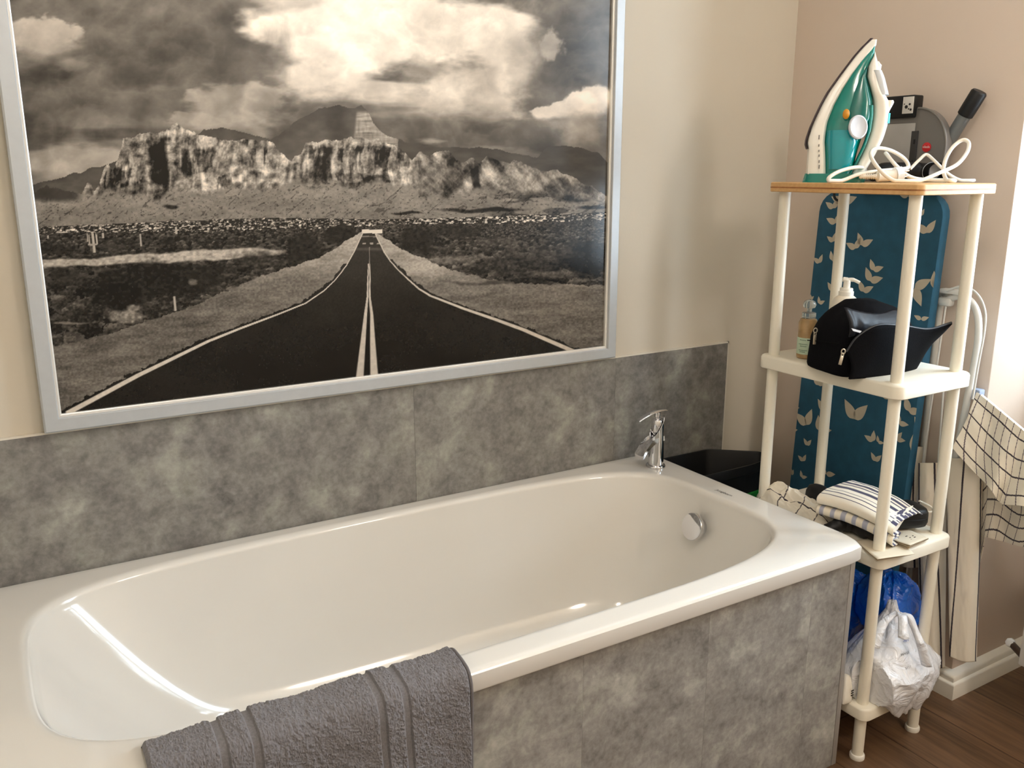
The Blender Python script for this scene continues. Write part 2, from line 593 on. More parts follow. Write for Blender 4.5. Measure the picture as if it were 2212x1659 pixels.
# ------------------------------------------------------------------ tap
tap = thing('bath_tap', 'chrome bath mixer tap with curved waterfall spout on bathtub corner', 'tap', (-0.073, -0.122, H))
tc = np.array([-0.073, -0.122, 0.0])
MB().lathe([(0.024, H - 0.001), (0.027, H), (0.0275, H + 0.005), (0.0255, H + 0.008), (0.0215, H + 0.009)], tc, 40).build('base_ring', M_chrome, tap)
rr = []
sd = np.array([-1.0, 0.02]); sd /= np.linalg.norm(sd)      # direction of the spout
NB = 40


def bodyring(f, r):
    o = []
    for k in range(NB):
        t = 2 * pi * k / NB
        dx, dy = math.cos(t), math.sin(t)
        back = -(dx * sd[0] + dy * sd[1])                   # +1 away from the spout
        top = H + 0.085 + 0.062 * (0.5 + 0.5 * back) ** 0.8
        z = H + 0.008 + (top - H - 0.008) * f
        rad = r * (1 - 0.07 * f)
        o.append((tc[0] + dx * rad, tc[1] + dy * rad, z))
    return o


MB().loft([bodyring(f, 0.0212) for f in (0, 0.3, 0.6, 0.9, 1.0)] + [bodyring(1.0, 0.0185), bodyring(0.9, 0.018)]).build('tap_body', M_chrome, tap)
MB().lathe([(0.005, H + 0.05), (0.008, H + 0.085), (0.0145, H + 0.103), (0.0155, H + 0.105), (0.0155, H + 0.136), (0.014, H + 0.138),
            (0.0075, H + 0.140), (0.0075, H + 0.144), (0.0095, H + 0.147), (0.0095, H + 0.159), (0.004, H + 0.161)], tc, 12).build('cartridge', M_chrome, tap)
P = []
sdn = np.array([-sd[1], sd[0]])
for i in range(17):
    t = i / 16
    ds = -0.012 + 0.072 * t
    zt = H + 0.093 - 0.006 * t - 0.042 * t ** 2.6
    for_w = []
    for j in range(9):
        w = (j / 8 - 0.5) * 2
        y = w * 0.0185
        sag = 0.008 * (1 - abs(w) ** 2.5) * (1 - 0.7 * t)
        p = tc[:2] + sd * ds + sdn * y
        for_w.append((p[0], p[1], zt - sag))
    bot = []
    for j in range(8, -1, -1):
        w = (j / 8 - 0.5) * 2
        p = tc[:2] + sd * (ds - 0.002) + sdn * (w * 0.0185)
        bot.append((p[0], p[1], zt - 0.014 + 0.004 * t - 0.004 * (1 - w * w)))
    P.append(for_w + bot)
MB().loft(P).build('spout', M_chrome, tap)
P = []
for i in range(21):
    t = i / 20
    ds = -0.031 + 0.098 * t
    zc = H + 0.1625 - 0.022 * max(0, (t - 0.2) / 0.8) ** 1.8 - 0.002 * (1 - min(1, t / 0.2))
    wd = 0.013 * min(1, (t * 6) ** 0.5 + 0.35) * (1 - 0.45 * t)
    R_ = []
    for a, hh in ((-1, 0.0), (-0.8, 0.0022), (0, 0.003), (0.8, 0.0022), (1, 0.0), (0.8, -0.0015), (0, -0.002), (-0.8, -0.0015)):
        p = tc[:2] + sd * ds + sdn * (a * wd)
        R_.append((p[0], p[1], zc + hh))
    P.append(R_)
MB().loft(P).build('lever', M_chrome, tap)

# ------------------------------------------------------------------ framed poster
FX0, FX1, FZ0, FZ1, FD = -1.549, -0.152, 0.883, 1.883, 0.032
pic = thing('framed_poster', 'large silver-framed black and white poster of a desert road and mountains above bathtub', 'picture', ((FX0 + FX1) / 2, 0, FZ0))
prof = [(0.0, -0.001), (0.0, -FD + 0.003), (0.003, -FD), (0.026, -FD), (0.0275, -FD + 0.0015), (0.0275, -0.022)]


def corner(sx, sz, d):
    x = FX0 + d if sx < 0 else FX1 - d
    z = FZ0 + d if sz < 0 else FZ1 - d
    return x, z


def frame_side(c0, c1, pr):
    A = [(corner(*c0, d)[0], y, corner(*c0, d)[1]) for d, y in pr]
    B = [(corner(*c1, d)[0], y, corner(*c1, d)[1]) for d, y in pr]
    return [A, B]


cs = [(-1, -1), (1, -1), (1, 1), (-1, 1)]
for k in range(4):
    MB().loft(frame_side(cs[k], cs[(k + 1) % 4], prof + [(0.002, -0.001)])).build('frame_rail', M_alu, pic)
lp = [(0.0275, -0.0225), (0.0275, -0.024), (0.031, -0.024), (0.0315, -0.0235), (0.0335, -0.0225), (0.0335, -0.012), (0.0275, -0.012)]
bl = MB()
for k in range(4):
    bl.loft(frame_side(cs[k], cs[(k + 1) % 4], lp))
bl.build('inner_lip', M_alu_in, pic)
MB().box(FX0 + 0.01, FX1 - 0.01, -0.011, -0.001, FZ0 + 0.01, FZ1 - 0.01).build('backing_board', M_trim, pic)

# the print itself: a fine grid, painted with a colour attribute
GX, GZ = 980, 660
px0, px1, pz0, pz1 = FX0 + 0.03, FX1 - 0.03, FZ0 + 0.03, FZ1 - 0.03
gx, gz = np.meshgrid(np.linspace(px0, px1, GX), np.linspace(pz0, pz1, GZ), indexing='ij')
PTS = np.stack([gx, np.full_like(gx, -0.016), gz], -1)
X, Y = pix(PTS)
X = X.astype(float); Y = Y.astype(float)
wx = X + 14 * (fbm(X / 60, Y / 60, 4, 31) - .5); wy = Y + 14 * (fbm(X / 60, Y / 60, 4, 41) - .5)


def pl(pts, x):
    pts = sorted(pts)
    return np.interp(x, [p[0] for p in pts], [p[1] for p in pts])


# sky ---------------------------------------------------------------
n1 = fbm(X / 210 + 3, Y / 120, 6, 3); n2 = fbm(X / 70, Y / 52, 6, 11); n3 = fbm(X / 34, Y / 30, 6, 19)
bil = ridge(X / 95 + 1.5 * n1, Y / 70 + 1.2 * n2, 5, 23)                    # billows
g = 102 + 66 * (n1 - .5) + 50 * (n2 - .5) + 40 * (bil - .62) + 18 * (n3 - .5)


def blob(cx, cy, rx, ry, val, amp=1.0, hard=0.35, warp=0.5, seed=0, sharp_top=True):
    global g
    wn = fbm(X / (rx * 0.5) + cx, Y / (ry * 0.5) + cy, 5, 50 + seed) - .5
    d = np.sqrt(((X - cx) / rx) ** 2 + ((Y - cy) / ry) ** 2) + warp * wn * 2
    lo = 1 - hard
    m = 1 - sm(lo, 1.0, d)
    if sharp_top:                                           # crisp tops, soft undersides
        kk = sm(-0.5, 0.7, (Y - cy) / ry)
        m = 1 - sm((1 - hard * 0.45) * (1 - kk) + 0.2 * kk, 1.0, d)
    m = m * amp
    tex = val + 44 * (n2 - .5) + 34 * (n3 - .5) + 46 * (bil - .62)
    g = g * (1 - m) + tex * m


blob(330, 150, 320, 120, 88, 0.75, 0.9, 0.3, 1, False)
blob(90, 165, 100, 45, 62, 0.8, 0.9, 0.3, 2, False)
blob(480, 60, 160, 60, 92, 0.6, 0.9, 0.3, 3, False)
blob(260, 10, 150, 40, 112, 0.6, 0.9, 0.4, 4, False)
blob(500, 245, 140, 66, 152, 0.95, 0.6, 0.5, 5, True)
blob(420, 262, 70, 26, 165, 0.7, 0.6, 0.5, 45, True)
blob(250, 215, 180, 40, 104, 0.7, 0.9, 0.5, 6, False)
blob(190, 270, 150, 34, 118, 0.6, 0.9, 0.5, 7, False)
blob(160, 355, 190, 50, 158, 0.95, 0.5, 0.25, 8, True)
blob(330, 340, 120, 40, 150, 0.6, 0.9, 0.3, 9, False)
blob(240, 288, 190, 22, 66, 0.7, 0.8, 0.3, 10, False)
blob(90, 85, 90, 52, 172, 0.97, 0.3, 0.35, 12, True)
blob(165, 138, 50, 20, 140, 0.7, 0.8, 0.4, 13, False)
blob(700, -10, 200, 80, 190, 0.9, 0.6, 0.5, 14, False)
blob(760, 80, 215, 110, 232, 0.97, 0.35, 0.45, 15, False)
blob(960, 60, 220, 95, 222, 0.97, 0.35, 0.4, 16, False)
blob(690, 165, 130, 60, 208, 0.95, 0.6, 0.4, 17, False)
blob(1010, 190, 170, 80, 190, 0.92, 0.6, 0.5, 46, False)
blob(880, 210, 200, 40, 186, 0.85, 0.7, 0.5, 47, False)
blob(800, 195, 130, 34, 212, 0.8, 0.6, 0.4, 18, False)
blob(1110, 110, 90, 120, 196, 0.85, 0.6, 0.4, 19, False)
blob(905, 150, 60, 34, 158, 0.6, 0.8, 0.5, 20, False)
blob(600, 105, 40, 90, 110, 0.5, 0.9, 0.4, 21, False)
blob(1260, 90, 105, 130, 88, 0.9, 0.6, 0.35, 22, False)
blob(1060, 110, 70, 50, 216, 0.5, 0.9, 0.4, 23, False)
blob(1190, 95, 34, 40, 178, 0.75, 0.5, 0.5, 24, False)
blob(965, 200, 66, 46, 212, 0.8, 0.7, 0.5, 25, False)
blob(1085, 222, 66, 46, 206, 0.8, 0.7, 0.5, 26, False)
blob(1050, 250, 100, 26, 190, 0.7, 0.7, 0.5, 48, False)
blob(940, 240, 260, 26, 160, 0.45, 0.9, 0.4, 27, False)
blob(760, 232, 190, 18, 110, 0.7, 0.8, 0.3, 28, False)
blob(1000, 285, 220, 40, 104, 0.8, 0.8, 0.3, 29, False)
blob(1235, 280, 110, 60, 100, 0.8, 0.7, 0.3, 30, False)
blob(1262, 262, 70, 60, 150, 0.8, 0.8, 0.4, 49, False)
blob(1286, 222, 40, 46, 206, 0.97, 0.4, 0.22, 31, True)
blob(1252, 226, 40, 36, 214, 0.95, 0.4, 0.22, 32, True)
blob(1216, 238, 36, 24, 208, 0.95, 0.4, 0.22, 35, True)
blob(1180, 246, 38, 20, 204, 0.95, 0.4, 0.25, 36, True)
blob(1230, 268, 90, 24, 150, 0.7, 0.9, 0.4, 37, False)
blob(930, 305, 40, 10, 190, 0.55, 0.9, 0.3, 33, False)
blob(1060, 320, 60, 9, 165, 0.5, 0.9, 0.3, 34, False)
# mountains ----------------------------------------------------------
rn = 9 * (fbm(X / 22, 0 * X + 1, 4, 77) - .5)
back = pl([(0, 420), (420, 300), (440, 281), (480, 277), (530, 286), (585, 300), (600, 292), (640, 263), (690, 236), (735, 228), (765, 236), (780, 229), (795, 243),
           (806, 268), (820, 284), (850, 300), (930, 316), (1000, 318), (1060, 322), (1120, 332), (1160, 338), (1182, 318), (1235, 316), (1290, 330), (1340, 380)], X) + rn
mb = Y > back
bt = 78 + 30 * (fbm(X / 26, Y / 16, 5, 61) - .5) - 24 * sm(690, 730, X) * (1 - sm(730, 770, X)) + 0.25 * (Y - back)
lit = sm(768, 776, X + 0.1 * (Y - 230)) * (1 - sm(800, 830, X - 0.75 * (Y - 240))) * sm(236, 246, Y)
bt = bt * (1 - lit) + (142 + 46 * (fbm(X / 40, Y / 4.5, 4, 8) - .5) * 2 + 40 * (fbm(X / 5, Y / 14, 3, 9) - .5)) * lit
bt = np.where(X > 860, 78 + 26 * (fbm(X / 40, Y / 14, 4, 62) - .5), bt)
g = np.where(mb, bt, g)
rn2 = 12 * (fbm(X / 16, 0 * X + 4, 4, 87) - .5)
top = pl([(0, 412), (75, 412), (100, 404), (150, 412), (176, 416), (188, 394), (196, 394), (204, 412), (216, 392), (224, 366), (234, 352), (244, 366), (256, 342), (262, 322),
          (266, 300), (300, 290), (330, 288), (355, 286), (372, 270), (382, 266), (396, 278), (430, 290), (480, 302), (560, 303), (590, 306), (604, 330), (630, 345), (650, 335),
          (660, 310), (700, 304), (760, 297), (830, 304), (862, 318), (890, 345), (905, 330), (925, 338), (950, 326), (968, 326), (985, 346), (1004, 352), (1022, 342), (1034, 352),
          (1050, 340), (1072, 344), (1100, 352), (1116, 345), (1150, 362), (1182, 374), (1200, 366), (1240, 384), (1262, 396), (1316, 424)], X) + rn2
tal = pl([(0, 440), (180, 418), (230, 410), (300, 420), (345, 425), (370, 405), (440, 418), (500, 398), (560, 408), (600, 400), (640, 385), (680, 402), (720, 392), (780, 398),
          (830, 392), (880, 402), (930, 424), (990, 418), (1040, 402), (1100, 410), (1180, 418), (1316, 436)], X) + 22 * (fbm(X / 24, 0 * X + 9, 4, 97) - .5)
vs = fbm(wx / 8 + 0.12 * wy / 9, wy / 34, 5, 121)                # vertical streaks on the cliffs
cr = ridge(wx / 30 + wy / 150, wy / 52, 5, 131)
rk_ = fbm(wx / 18, wy / 13, 7, 135, 0.62)
fine = fbm(X / 3.2, Y / 4.2, 3, 133) - .5
cl = 122 + 120 * (vs - .5) + 100 * (cr - .62) + 190 * (rk_ - .5) + 46 * fine
cl -= 58 * sm(0.60, 0.70, ridge(wx / 17 + 3, wy / 70, 3, 136)) * sm(0.45, 0.6, fbm(wx / 40, wy / 30, 3, 138))
cl = np.where(X < 250, cl - 22, cl)
cl = cl + 22 * sm(380, 440, X) * (1 - sm(640, 670, X)) * sm(330, 370, Y) + 22 * (1 - sm(4, 20, Y - top))
dg1 = ridge((wx + 0.9 * wy) / 46, (wy - 0.5 * wx) / 90, 5, 137); dg2 = fbm((wx - 0.8 * wy) / 22, (wy + 0.5 * wx) / 40, 6, 139, 0.6)
rt_ = 112 + 150 * (dg1 - .6) + 190 * (dg2 - .5) + 40 * fine
cl = np.where(X > 862, cl * (1 - sm(862, 930, X)) + rt_ * sm(862, 930, X), cl)
for gx_, w_, y0_, y1_, dk in ((338, 20, 310, 400, 90), (352, 9, 296, 432, 80), (402, 13, 325, 382, 95), (248, 14, 362, 398, 70), (690, 18, 340, 402, 85), (706, 12, 315, 392, 85),
                              (655, 9, 335, 402, 50), (735, 8, 305, 350, 60), (818, 14, 310, 365, 60), (856, 12, 360, 402, 50), (1026, 12, 365, 412, 80), (1035, 9, 348, 372, 60), (628, 14, 360, 396, 60),
                              (905, 9, 340, 362, 50), (975, 10, 345, 368, 50)):
    dd = np.abs(wx - gx_ - 0.06 * (Y - y0_)) / w_
    cl -= dk * (1 - sm(0.55, 1.05, dd)) * sm(y0_ - 8, y0_ + 8, wy) * (1 - sm(y1_ - 14, y1_ + 6, wy))
for gx_, gy_, rx_, ry_, br in ((770, 360, 26, 40, 45), (868, 385, 36, 30, 60), (1060, 372, 24, 26, 70), (1010, 395, 14, 24, 55), (590, 368, 30, 18, 30), (662, 360, 8, 50, 60), (440, 390, 8, 30, 50), (905, 415, 26, 10, 40)):
    dd = np.sqrt(((wx - gx_) / rx_) ** 2 + ((wy - gy_) / ry_) ** 2)
    cl += br * (1 - sm(0.3, 1.1, dd))
cl = np.clip(cl, 26, 222)
sl = 128 + 46 * (fbm(X / 50 + Y / 60, Y / 22, 6, 141, 0.6) - .5) + 26 * (fbm(X / 5, Y / 4, 2, 145) - .5) - 0.12 * (Y - 420)
sl -= 34 * (ridge(X / 30 + Y / 26, Y / 40, 3, 147) > 0.86)
sl = np.where(fbm(X / 5, Y / 3.2, 2, 149) > 0.735, sl - 34, sl)
sl -= 52 * sm(0.5, 0.62, fbm(X / 60, Y / 12, 4, 151)) * sm(1000, 1150, X)
for cx_, cy_, rx_, ry_ in ((1040, 455, 110, 6), (880, 462, 40, 4), (1280, 448, 40, 5), (1240, 425, 50, 12), (370, 447, 18, 6)):
    sl -= 80 * (1 - sm(0.4, 1.1, np.sqrt(((wx - cx_) / rx_) ** 2 + ((wy - cy_) / ry_) ** 2)))
mt = Y > top
tk = sm(-6, 10, Y - tal)
mount = cl * (1 - tk) + sl * tk
far = X < 185
fm_ = (1 - sm(150, 185, X + 14 * (n2 - .5))) * (1 - sm(424, 440, Y + 12 * (n2 - .5)))
mount = mount * (1 - fm_) + (62 + 26 * (n3 - .5)) * fm_
g = np.where(mt, mount, g)
# town ---------------------------------------------------------------
tb = pl([(0, 492), (90, 490), (240, 484), (420, 476), (600, 470), (800, 474), (1000, 470), (1316, 458)], X)
tn = 46 + 150 * sm(0.52, 0.72, fbm(X / 6, Y / 2.2, 4, 161)) * (0.45 + 0.9 * fbm(X / 50, Y / 30, 3, 162)) + 40 * (fbm(X / 3, Y / 2, 2, 163) - .5)
tn = tn + np.where(fbm(X / 4.5, Y / 1.8, 2, 165) > 0.72, 70, 0)
g = np.where(Y > tb, np.clip(tn, 28, 225), g)
# scrub --------------------------------------------------------------
sb = pl([(0, 505), (75, 503), (300, 502), (480, 500), (620, 494), (780, 490), (840, 486), (960, 484), (1100, 482), (1316, 474)], X) + 8 * (n3 - .5)
br1 = fbm(X / 26, Y / 15, 5, 171); br2 = fbm(X / 7, Y / 5, 4, 175)
def bushes(kx, ky, seed):
    """round bushes on the plain: size grows towards the viewer; returns cover and shading"""
    yy = np.maximum(Y - 470, 6)
    v = np.log(yy) * ky
    vi = np.floor(v)
    best = np.full(X.shape, 9.0); off = np.zeros(X.shape); tone = np.zeros(X.shape)
    rs_ = np.random.RandomState(seed); L1 = rs_.rand(64, 64); L2 = rs_.rand(64, 64); L3 = rs_.rand(64, 64); L4 = rs_.rand(64, 64)
    for dv in (-1, 0, 1):
        row = vi + dv
        w_ = np.exp((row + 0.5) / ky) / kx
        u = X / w_; ui = np.floor(u)
        for du in (-1, 0, 1):
            a_ = ((ui + du) % 64).astype(int); b_ = (row % 64).astype(int)
            cx_ = ui + du + L1[a_, b_]; cy_ = row + L2[a_, b_]
            r_ = 0.35 + 0.5 * L3[a_, b_]
            ddx = (u - cx_) / r_; ddy = (v - cy_) / r_
            d_ = np.sqrt(ddx ** 2 + ddy ** 2)
            m_ = d_ < best
            best = np.where(m_, d_, best); off = np.where(m_, -ddy - 0.25 * ddx, off); tone = np.where(m_, L4[a_, b_], tone)
    return best, off, tone


gb = fbm(X / 5, Y / 3.4, 3, 179) - .5
sc = 58 + 90 * (br1 - .5) + 60 * (br2 - .5)
for kx_, ky_, sd_ in ((3.2, 4.0, 5), (5.5, 7, 9)):
    bs, of, tn_ = bushes(kx_, ky_, sd_)
    bs = bs + 0.9 * (br2 - .5) + 0.5 * gb
    cov = 1 - sm(0.75, 1.0, bs)
    sc = sc * (1 - cov) + cov * (30 + 34 * tn_ + 58 * (0.3 + 0.7 * tn_) * sm(0.0, 0.9, of) + 70 * gb)
sc = np.where(X > 800, sc + 8, sc)
g = np.where(Y > sb, np.clip(sc, 18, 150), g)


def patch(cx, cy, rx, ry, val, amp, hard=0.5, tex=30, seed=0):
    global g
    d = np.sqrt(((wx - cx) / rx) ** 2 + ((wy - cy) / ry) ** 2) + 0.7 * (fbm(X / 18, Y / 12, 4, 200 + seed) - .5)
    m = (1 - sm(1 - hard, 1, d)) * amp
    g = g * (1 - m) + np.clip(val + tex * (br2 - .5) * 2, 14, 220) * m


# sandy strip at the left
s0 = pl([(90, 562), (200, 556), (330, 545), (450, 538), (610, 534)], X); s1 = pl([(90, 578), (200, 572), (330, 566), (450, 562), (560, 552), (610, 545)], X)
m = sm(-2, 3, wy - s0) * (1 - sm(-3, 3, wy - s1)) * (1 - sm(590, 625, X))
g = g * (1 - m) + (162 + 90 * (br2 - .5)) * m
patch(330, 608, 135, 52, 34, 0.9, 0.4, 30, 1); patch(250, 640, 70, 42, 28, 0.85, 0.4, 26, 2)
patch(440, 600, 60, 40, 38, 0.85, 0.5, 22, 3); patch(655, 545, 42, 48, 42, 0.92, 0.35, 22, 4)
patch(560, 560, 60, 26, 62, 0.7, 0.6, 40, 5); patch(735, 505, 45, 22, 44, 0.9, 0.4, 22, 6)
patch(150, 600, 60, 26, 50, 0.8, 0.6, 30, 7); patch(120, 540, 60, 14, 42, 0.8, 0.6, 30, 8)
patch(270, 685, 52, 17, 128, 0.9, 0.5, 60, 9); patch(290, 668, 20, 10, 140, 0.8, 0.6, 50, 10)
patch(115, 640, 30, 4, 130, 0.4, 0.6, 30, 11); patch(150, 697, 60, 4, 120, 0.8, 0.6, 20, 12)
patch(240, 532, 44, 13, 60, 0.7, 0.5, 30, 13); patch(420, 605, 14, 8, 120, 0.6, 0.5, 50, 14)
patch(905, 520, 60, 34, 40, 0.85, 0.5, 22, 15); patch(1000, 500, 60, 18, 48, 0.8, 0.5, 24, 16)
patch(1120, 575, 110, 30, 52, 0.7, 0.6, 44, 17); patch(1270, 560, 70, 46, 32, 0.9, 0.5, 22, 18)
patch(1080, 522, 80, 14, 92, 0.55, 0.8, 24, 19); patch(1180, 545, 120, 22, 80, 0.5, 0.8, 40, 20)
patch(980, 560, 90, 14, 120, 0.6, 0.6, 60, 21); patch(1200, 592, 70, 10, 120, 0.5, 0.6, 60, 22)
# saguaros
for cx_, y0_, y1_, w_ in ((200, 503, 545, 3.0), (192, 508, 526, 1.6), (208, 506, 527, 1.8), (188, 505, 522, 1.3), (222, 503, 515, 2.4), (303, 505, 532, 1.8), (380, 490, 506, 2.2), (103, 508, 516, 1.6),
                          (376, 640, 672, 2.6), (653, 570, 582, 1.6)):
    m = (1 - sm(w_ * 0.7, w_ * 1.1, np.abs(X - cx_ - 0.09 * (Y - y0_)))) * (Y > y0_) * (Y < y1_)
    g = g * (1 - m) + 165 * m
m = (1 - sm(1.4, 2.4, np.abs(wy - 0.5 * (wy - Y) - 527 + 0.012 * (X - 200) ** 2 * 0.2))) * (np.abs(X - 200) < 10); g = g * (1 - m) + 150 * m
# shoulders ----------------------------------------------------------
REL = [(118, 930), (150, 890), (300, 810), (450, 737), (520, 709), (600, 679), (660, 655), (700, 628), (725, 604), (748, 574), (766, 542), (776, 520), (783, 505)]
RER = [(810, 503), (815, 515), (823, 530), (830, 545), (843, 564), (860, 583), (880, 602), (905, 624), (930, 639), (1000, 666), (1070, 690), (1130, 712), (1235, 757), (1330, 800)]
RL = [(p[1], p[0]) for p in REL]; RR_ = [(p[1], p[0]) for p in RER]
xl_ = pl(RL, Y); xr_ = pl(RR_, Y)
ln = pl([(100, 752), (180, 735), (250, 717), (330, 690), (400, 668), (480, 632), (560, 598), (640, 572), (690, 556), (730, 532), (768, 508), (785, 500)], X)
rs = pl([(800, 496), (812, 500), (830, 512), (850, 527), (872, 541), (892, 552), (905, 554), (935, 565), (960, 578), (1000, 590), (1060, 605), (1150, 613), (1320, 617)], X)
dt = 112 + 64 * (fbm(X / 70 + Y / 50, Y / 15, 6, 181, 0.6) - .5) + 44 * (fbm(X / 4, Y / 3, 3, 183) - .5)
depthf = sm(500, 760, Y)
dl = dt + 46 * (1 - sm(520, 640, Y)) - 12 * depthf
jag = 9 * (fbm(X / 12, Y / 9, 4, 185) - .5)
ml = (X < 796) & (Y > ln + jag)
g = np.where(ml, np.clip(dl, 40, 190), g)
mr = (X >= 796) & (Y > rs + jag)
drt = dt + 44 * (1 - sm(510, 640, Y)) - 20 * sm(640, 780, Y) + 34 * (1 - sm(0.2, 1, np.sqrt(((wx - 920) / 80) ** 2 + ((wy - 580) / 26) ** 2)))
g = np.where(mr, np.clip(drt, 40, 195), g)
patch(1080, 610, 190, 7, 50, 0.6, 0.8, 20, 30)
# road ---------------------------------------------------------------
edge_l = xl_ - 5 * (1 + 3.4 * depthf) * (0.4 + 1.2 * (fbm(X / 9, Y / 9, 3, 191)))
edge_r = xr_ + 5 * (1 + 3.8 * depthf) * (0.4 + 1.2 * (fbm(X / 9, Y / 9, 3, 193)))
road = (Y > 503) & (X > np.where(Y > 570, edge_l, xl_ - 1)) & (X < np.where(Y > 560, edge_r, xr_ + 1))
rd = 58 + 16 * (fbm(X / 90, Y / 60, 4, 195) - .5) + 10 * (fbm(X / 3, Y / 3, 2, 197) - .5) - 20 * depthf
rd += 26 * np.clip(1 - np.abs(Y - 538) / 5, 0, 1) * (Y < 548) + 90 * (np.abs(Y - 526) < 1.5) * (fbm(X / 6, Y * 0, 2, 3) > .45) + 60 * (np.abs(Y - 511) < 1.2)
g = np.where(road, rd, g)
m = (Y > 496) & (Y < 504) & (X > 782 - 0) & (X < 826); g = np.where(m, 205, g)


def stripe(xc, w, ok, val=188):
    global g
    m = (1 - sm(w * 0.75, w * 1.2, np.abs(X - xc))) * ok
    g = g * (1 - m) + (val + 24 * (fbm(X / 6, Y / 6, 3, 199) - .5)) * m


slope_l = np.gradient(pl(RL, np.arange(480, 960)), axis=0); sl_l = np.abs(np.interp(Y, np.arange(480, 960), slope_l))
slope_r = np.gradient(pl(RR_, np.arange(480, 960)), axis=0); sl_r = np.abs(np.interp(Y, np.arange(480, 960), slope_r))
hw = 1.0 + 4.3 * sm(600, 900, Y) ** 1.0
stripe(xl_, hw * np.sqrt(1 + sl_l ** 2), Y > 503, 192)
hw = 1.0 + 3.6 * sm(560, 790, Y)
stripe(xr_, hw * np.sqrt(1 + sl_r ** 2), Y > 503, 190)
stripe(np.interp(Y, [570, 605, 640, 680, 740, 815, 900], [796, 794.5, 794, 789.5, 784, 777, 770]), np.interp(Y, [570, 640, 815, 900], [1.0, 1.9, 8.5, 11]), Y > 569, 182)
stripe(np.interp(Y, [570, 605, 640, 680, 740, 815, 900], [798.6, 799, 798.5, 803, 805, 808.5, 812]), np.interp(Y, [570, 640, 815, 900], [0.9, 1.9, 8.8, 11]), Y > 569, 182)
stripe(798 + 0 * Y, 0.8, (Y > 534) & (Y < 570), 120)
g = np.clip(g, 10, 245)
warm = np.stack([g * 1.0, g * 0.955, g * 0.90], -1)
PCOL = lin(np.clip(128 + (warm - 128) * 1.12 - 3, 6, 245)) / 0.86
PCOL = np.clip(PCOL, 0, 0.95)
wave = 0.0012 * (fbm(gx * 4.5 + gz * 1.5, gz * 2.2, 3, 301) - .5) + 0.0022 * (fbm(gx * 13, gz * 4, 3, 305) - .5) * sm(FZ0 + .3, FZ0 + 0.05, gz)
PTS[..., 1] += wave
M_print = mat('glossy_print', (128, 128, 128), 0.24, attr='Col', spec=0.35)
MB().grid(PTS).build('print', M_print, pic, colors=PCOL)
# ------------------------------------------------------------------ shelf unit
SX0, SX1, SY0, SY1 = 0.030, 0.297, -0.778, -0.372
PX, PY = (0.0575, 0.2705), (-0.749, -0.400)
shelf = thing('shelf_unit', 'tall narrow white shelf unit with bamboo top beside end of bathtub', 'shelf', (0.16, -0.575, 0))
M_shelf = mat('white_shelf_plastic', (238, 232, 216), 0.38, noise=0.01)
M_bamboo = ramp_mat('bamboo', (3, 3, 3), [
    (2.2, 3, [(0.35, (206, 160, 104)), (0.65, (228, 186, 132))], 1),
    (40, 3, [(0.35, (196, 148, 94)), (0.65, (232, 194, 142))], 0.25)], 0.45)
M_bamboo_d = ramp_mat('bamboo_dark', (3, 3, 3), [(12, 3, [(0.35, (150, 96, 52)), (0.65, (176, 118, 70))], 1)], 0.5)
ZS = [(0.118, 0.150), (0.506, 0.538), (0.902, 0.935)]


def rrect2(x0, x1, y0, y1, r, n=6):
    o = []
    for cx, cy, a0 in ((x1 - r, y1 - r, 0), (x0 + r, y1 - r, 90), (x0 + r, y0 + r, 180), (x1 - r, y0 + r, 270)):
        for k in range(n + 1):
            t = math.radians(a0 + 90 * k / n)
            o.append((cx + r * math.cos(t), cy + r * math.sin(t)))
    return o


for z0, z1 in ZS:
    rg = []
    e = 0.006
    for ins, z in ((0.002, z0), (0, z0 + 0.002), (0, z1 - e), (0.0018, z1 - 0.0025), (e, z1)):
        rg.append([(x, y, z) for x, y in rrect2(SX0 + ins, SX1 - ins, SY0 + ins, SY1 - ins, 0.022 - ins)])
    MB().loft(rg).build('shelf_board', M_shelf, shelf)
rg = []
TB0, TB1 = 1.333, 1.3555
for ins, z in ((0.0015, TB0), (0, TB0 + 0.0015), (0, TB1 - 0.002), (0.002, TB1)):
    rg.append([(x, y, z) for x, y in rrect2(SX0 - 0.001, SX1 + 0.001, SY0 - 0.001, SY1 + 0.001, 0.014)] if ins == 0 else
              [(x, y, z) for x, y in rrect2(SX0 - 0.001 + ins, SX1 + 0.001 - ins, SY0 - 0.001 + ins, SY1 + 0.001 - ins, 0.014)])
tp = MB().loft(rg).build('bamboo_top', M_bamboo, shelf)
rg = [[(x, y, z) for x, y in rrect2(SX0 - 0.0014, SX1 + 0.0014, SY0 - 0.0014, SY1 + 0.0014, 0.0144)] for z in (TB0 + 0.009, TB0 + 0.012)]
MB().loft(rg).build('dark_glue_line', M_bamboo_d, shelf)
for x in PX:
    for y in PY:
        po = MB().lathe([(0.0135, 0.010), (0.0135, TB0 + 0.001)], (x, y, 0), 24).build('post', M_shelf, shelf)
        MB().lathe([(0.017, 0.0), (0.0178, 0.003), (0.0178, 0.009), (0.0165, 0.012), (0.0138, 0.013)], (x, y, 0), 24).build('foot_cap', M_white, po)

# ------------------------------------------------------------------ steam iron
IO = np.array([0.156, -0.518, TB1 + 0.0005])
ER = np.array([0.617, -0.787, 0]); ER /= np.linalg.norm(ER)
EN = np.array([-ER[1] * -1, 0, 0]); EN = np.array([-0.787, -0.617, 0]); EN /= np.linalg.norm(EN)
K = 0.00108


def ir(px, py, n=0.0):                                      # side view of the iron: pixels of the photograph are millimetres here
    return IO + ER * ((px - 1846) * K) + EN * n + np.array([0, 0, (393 - py) * K])


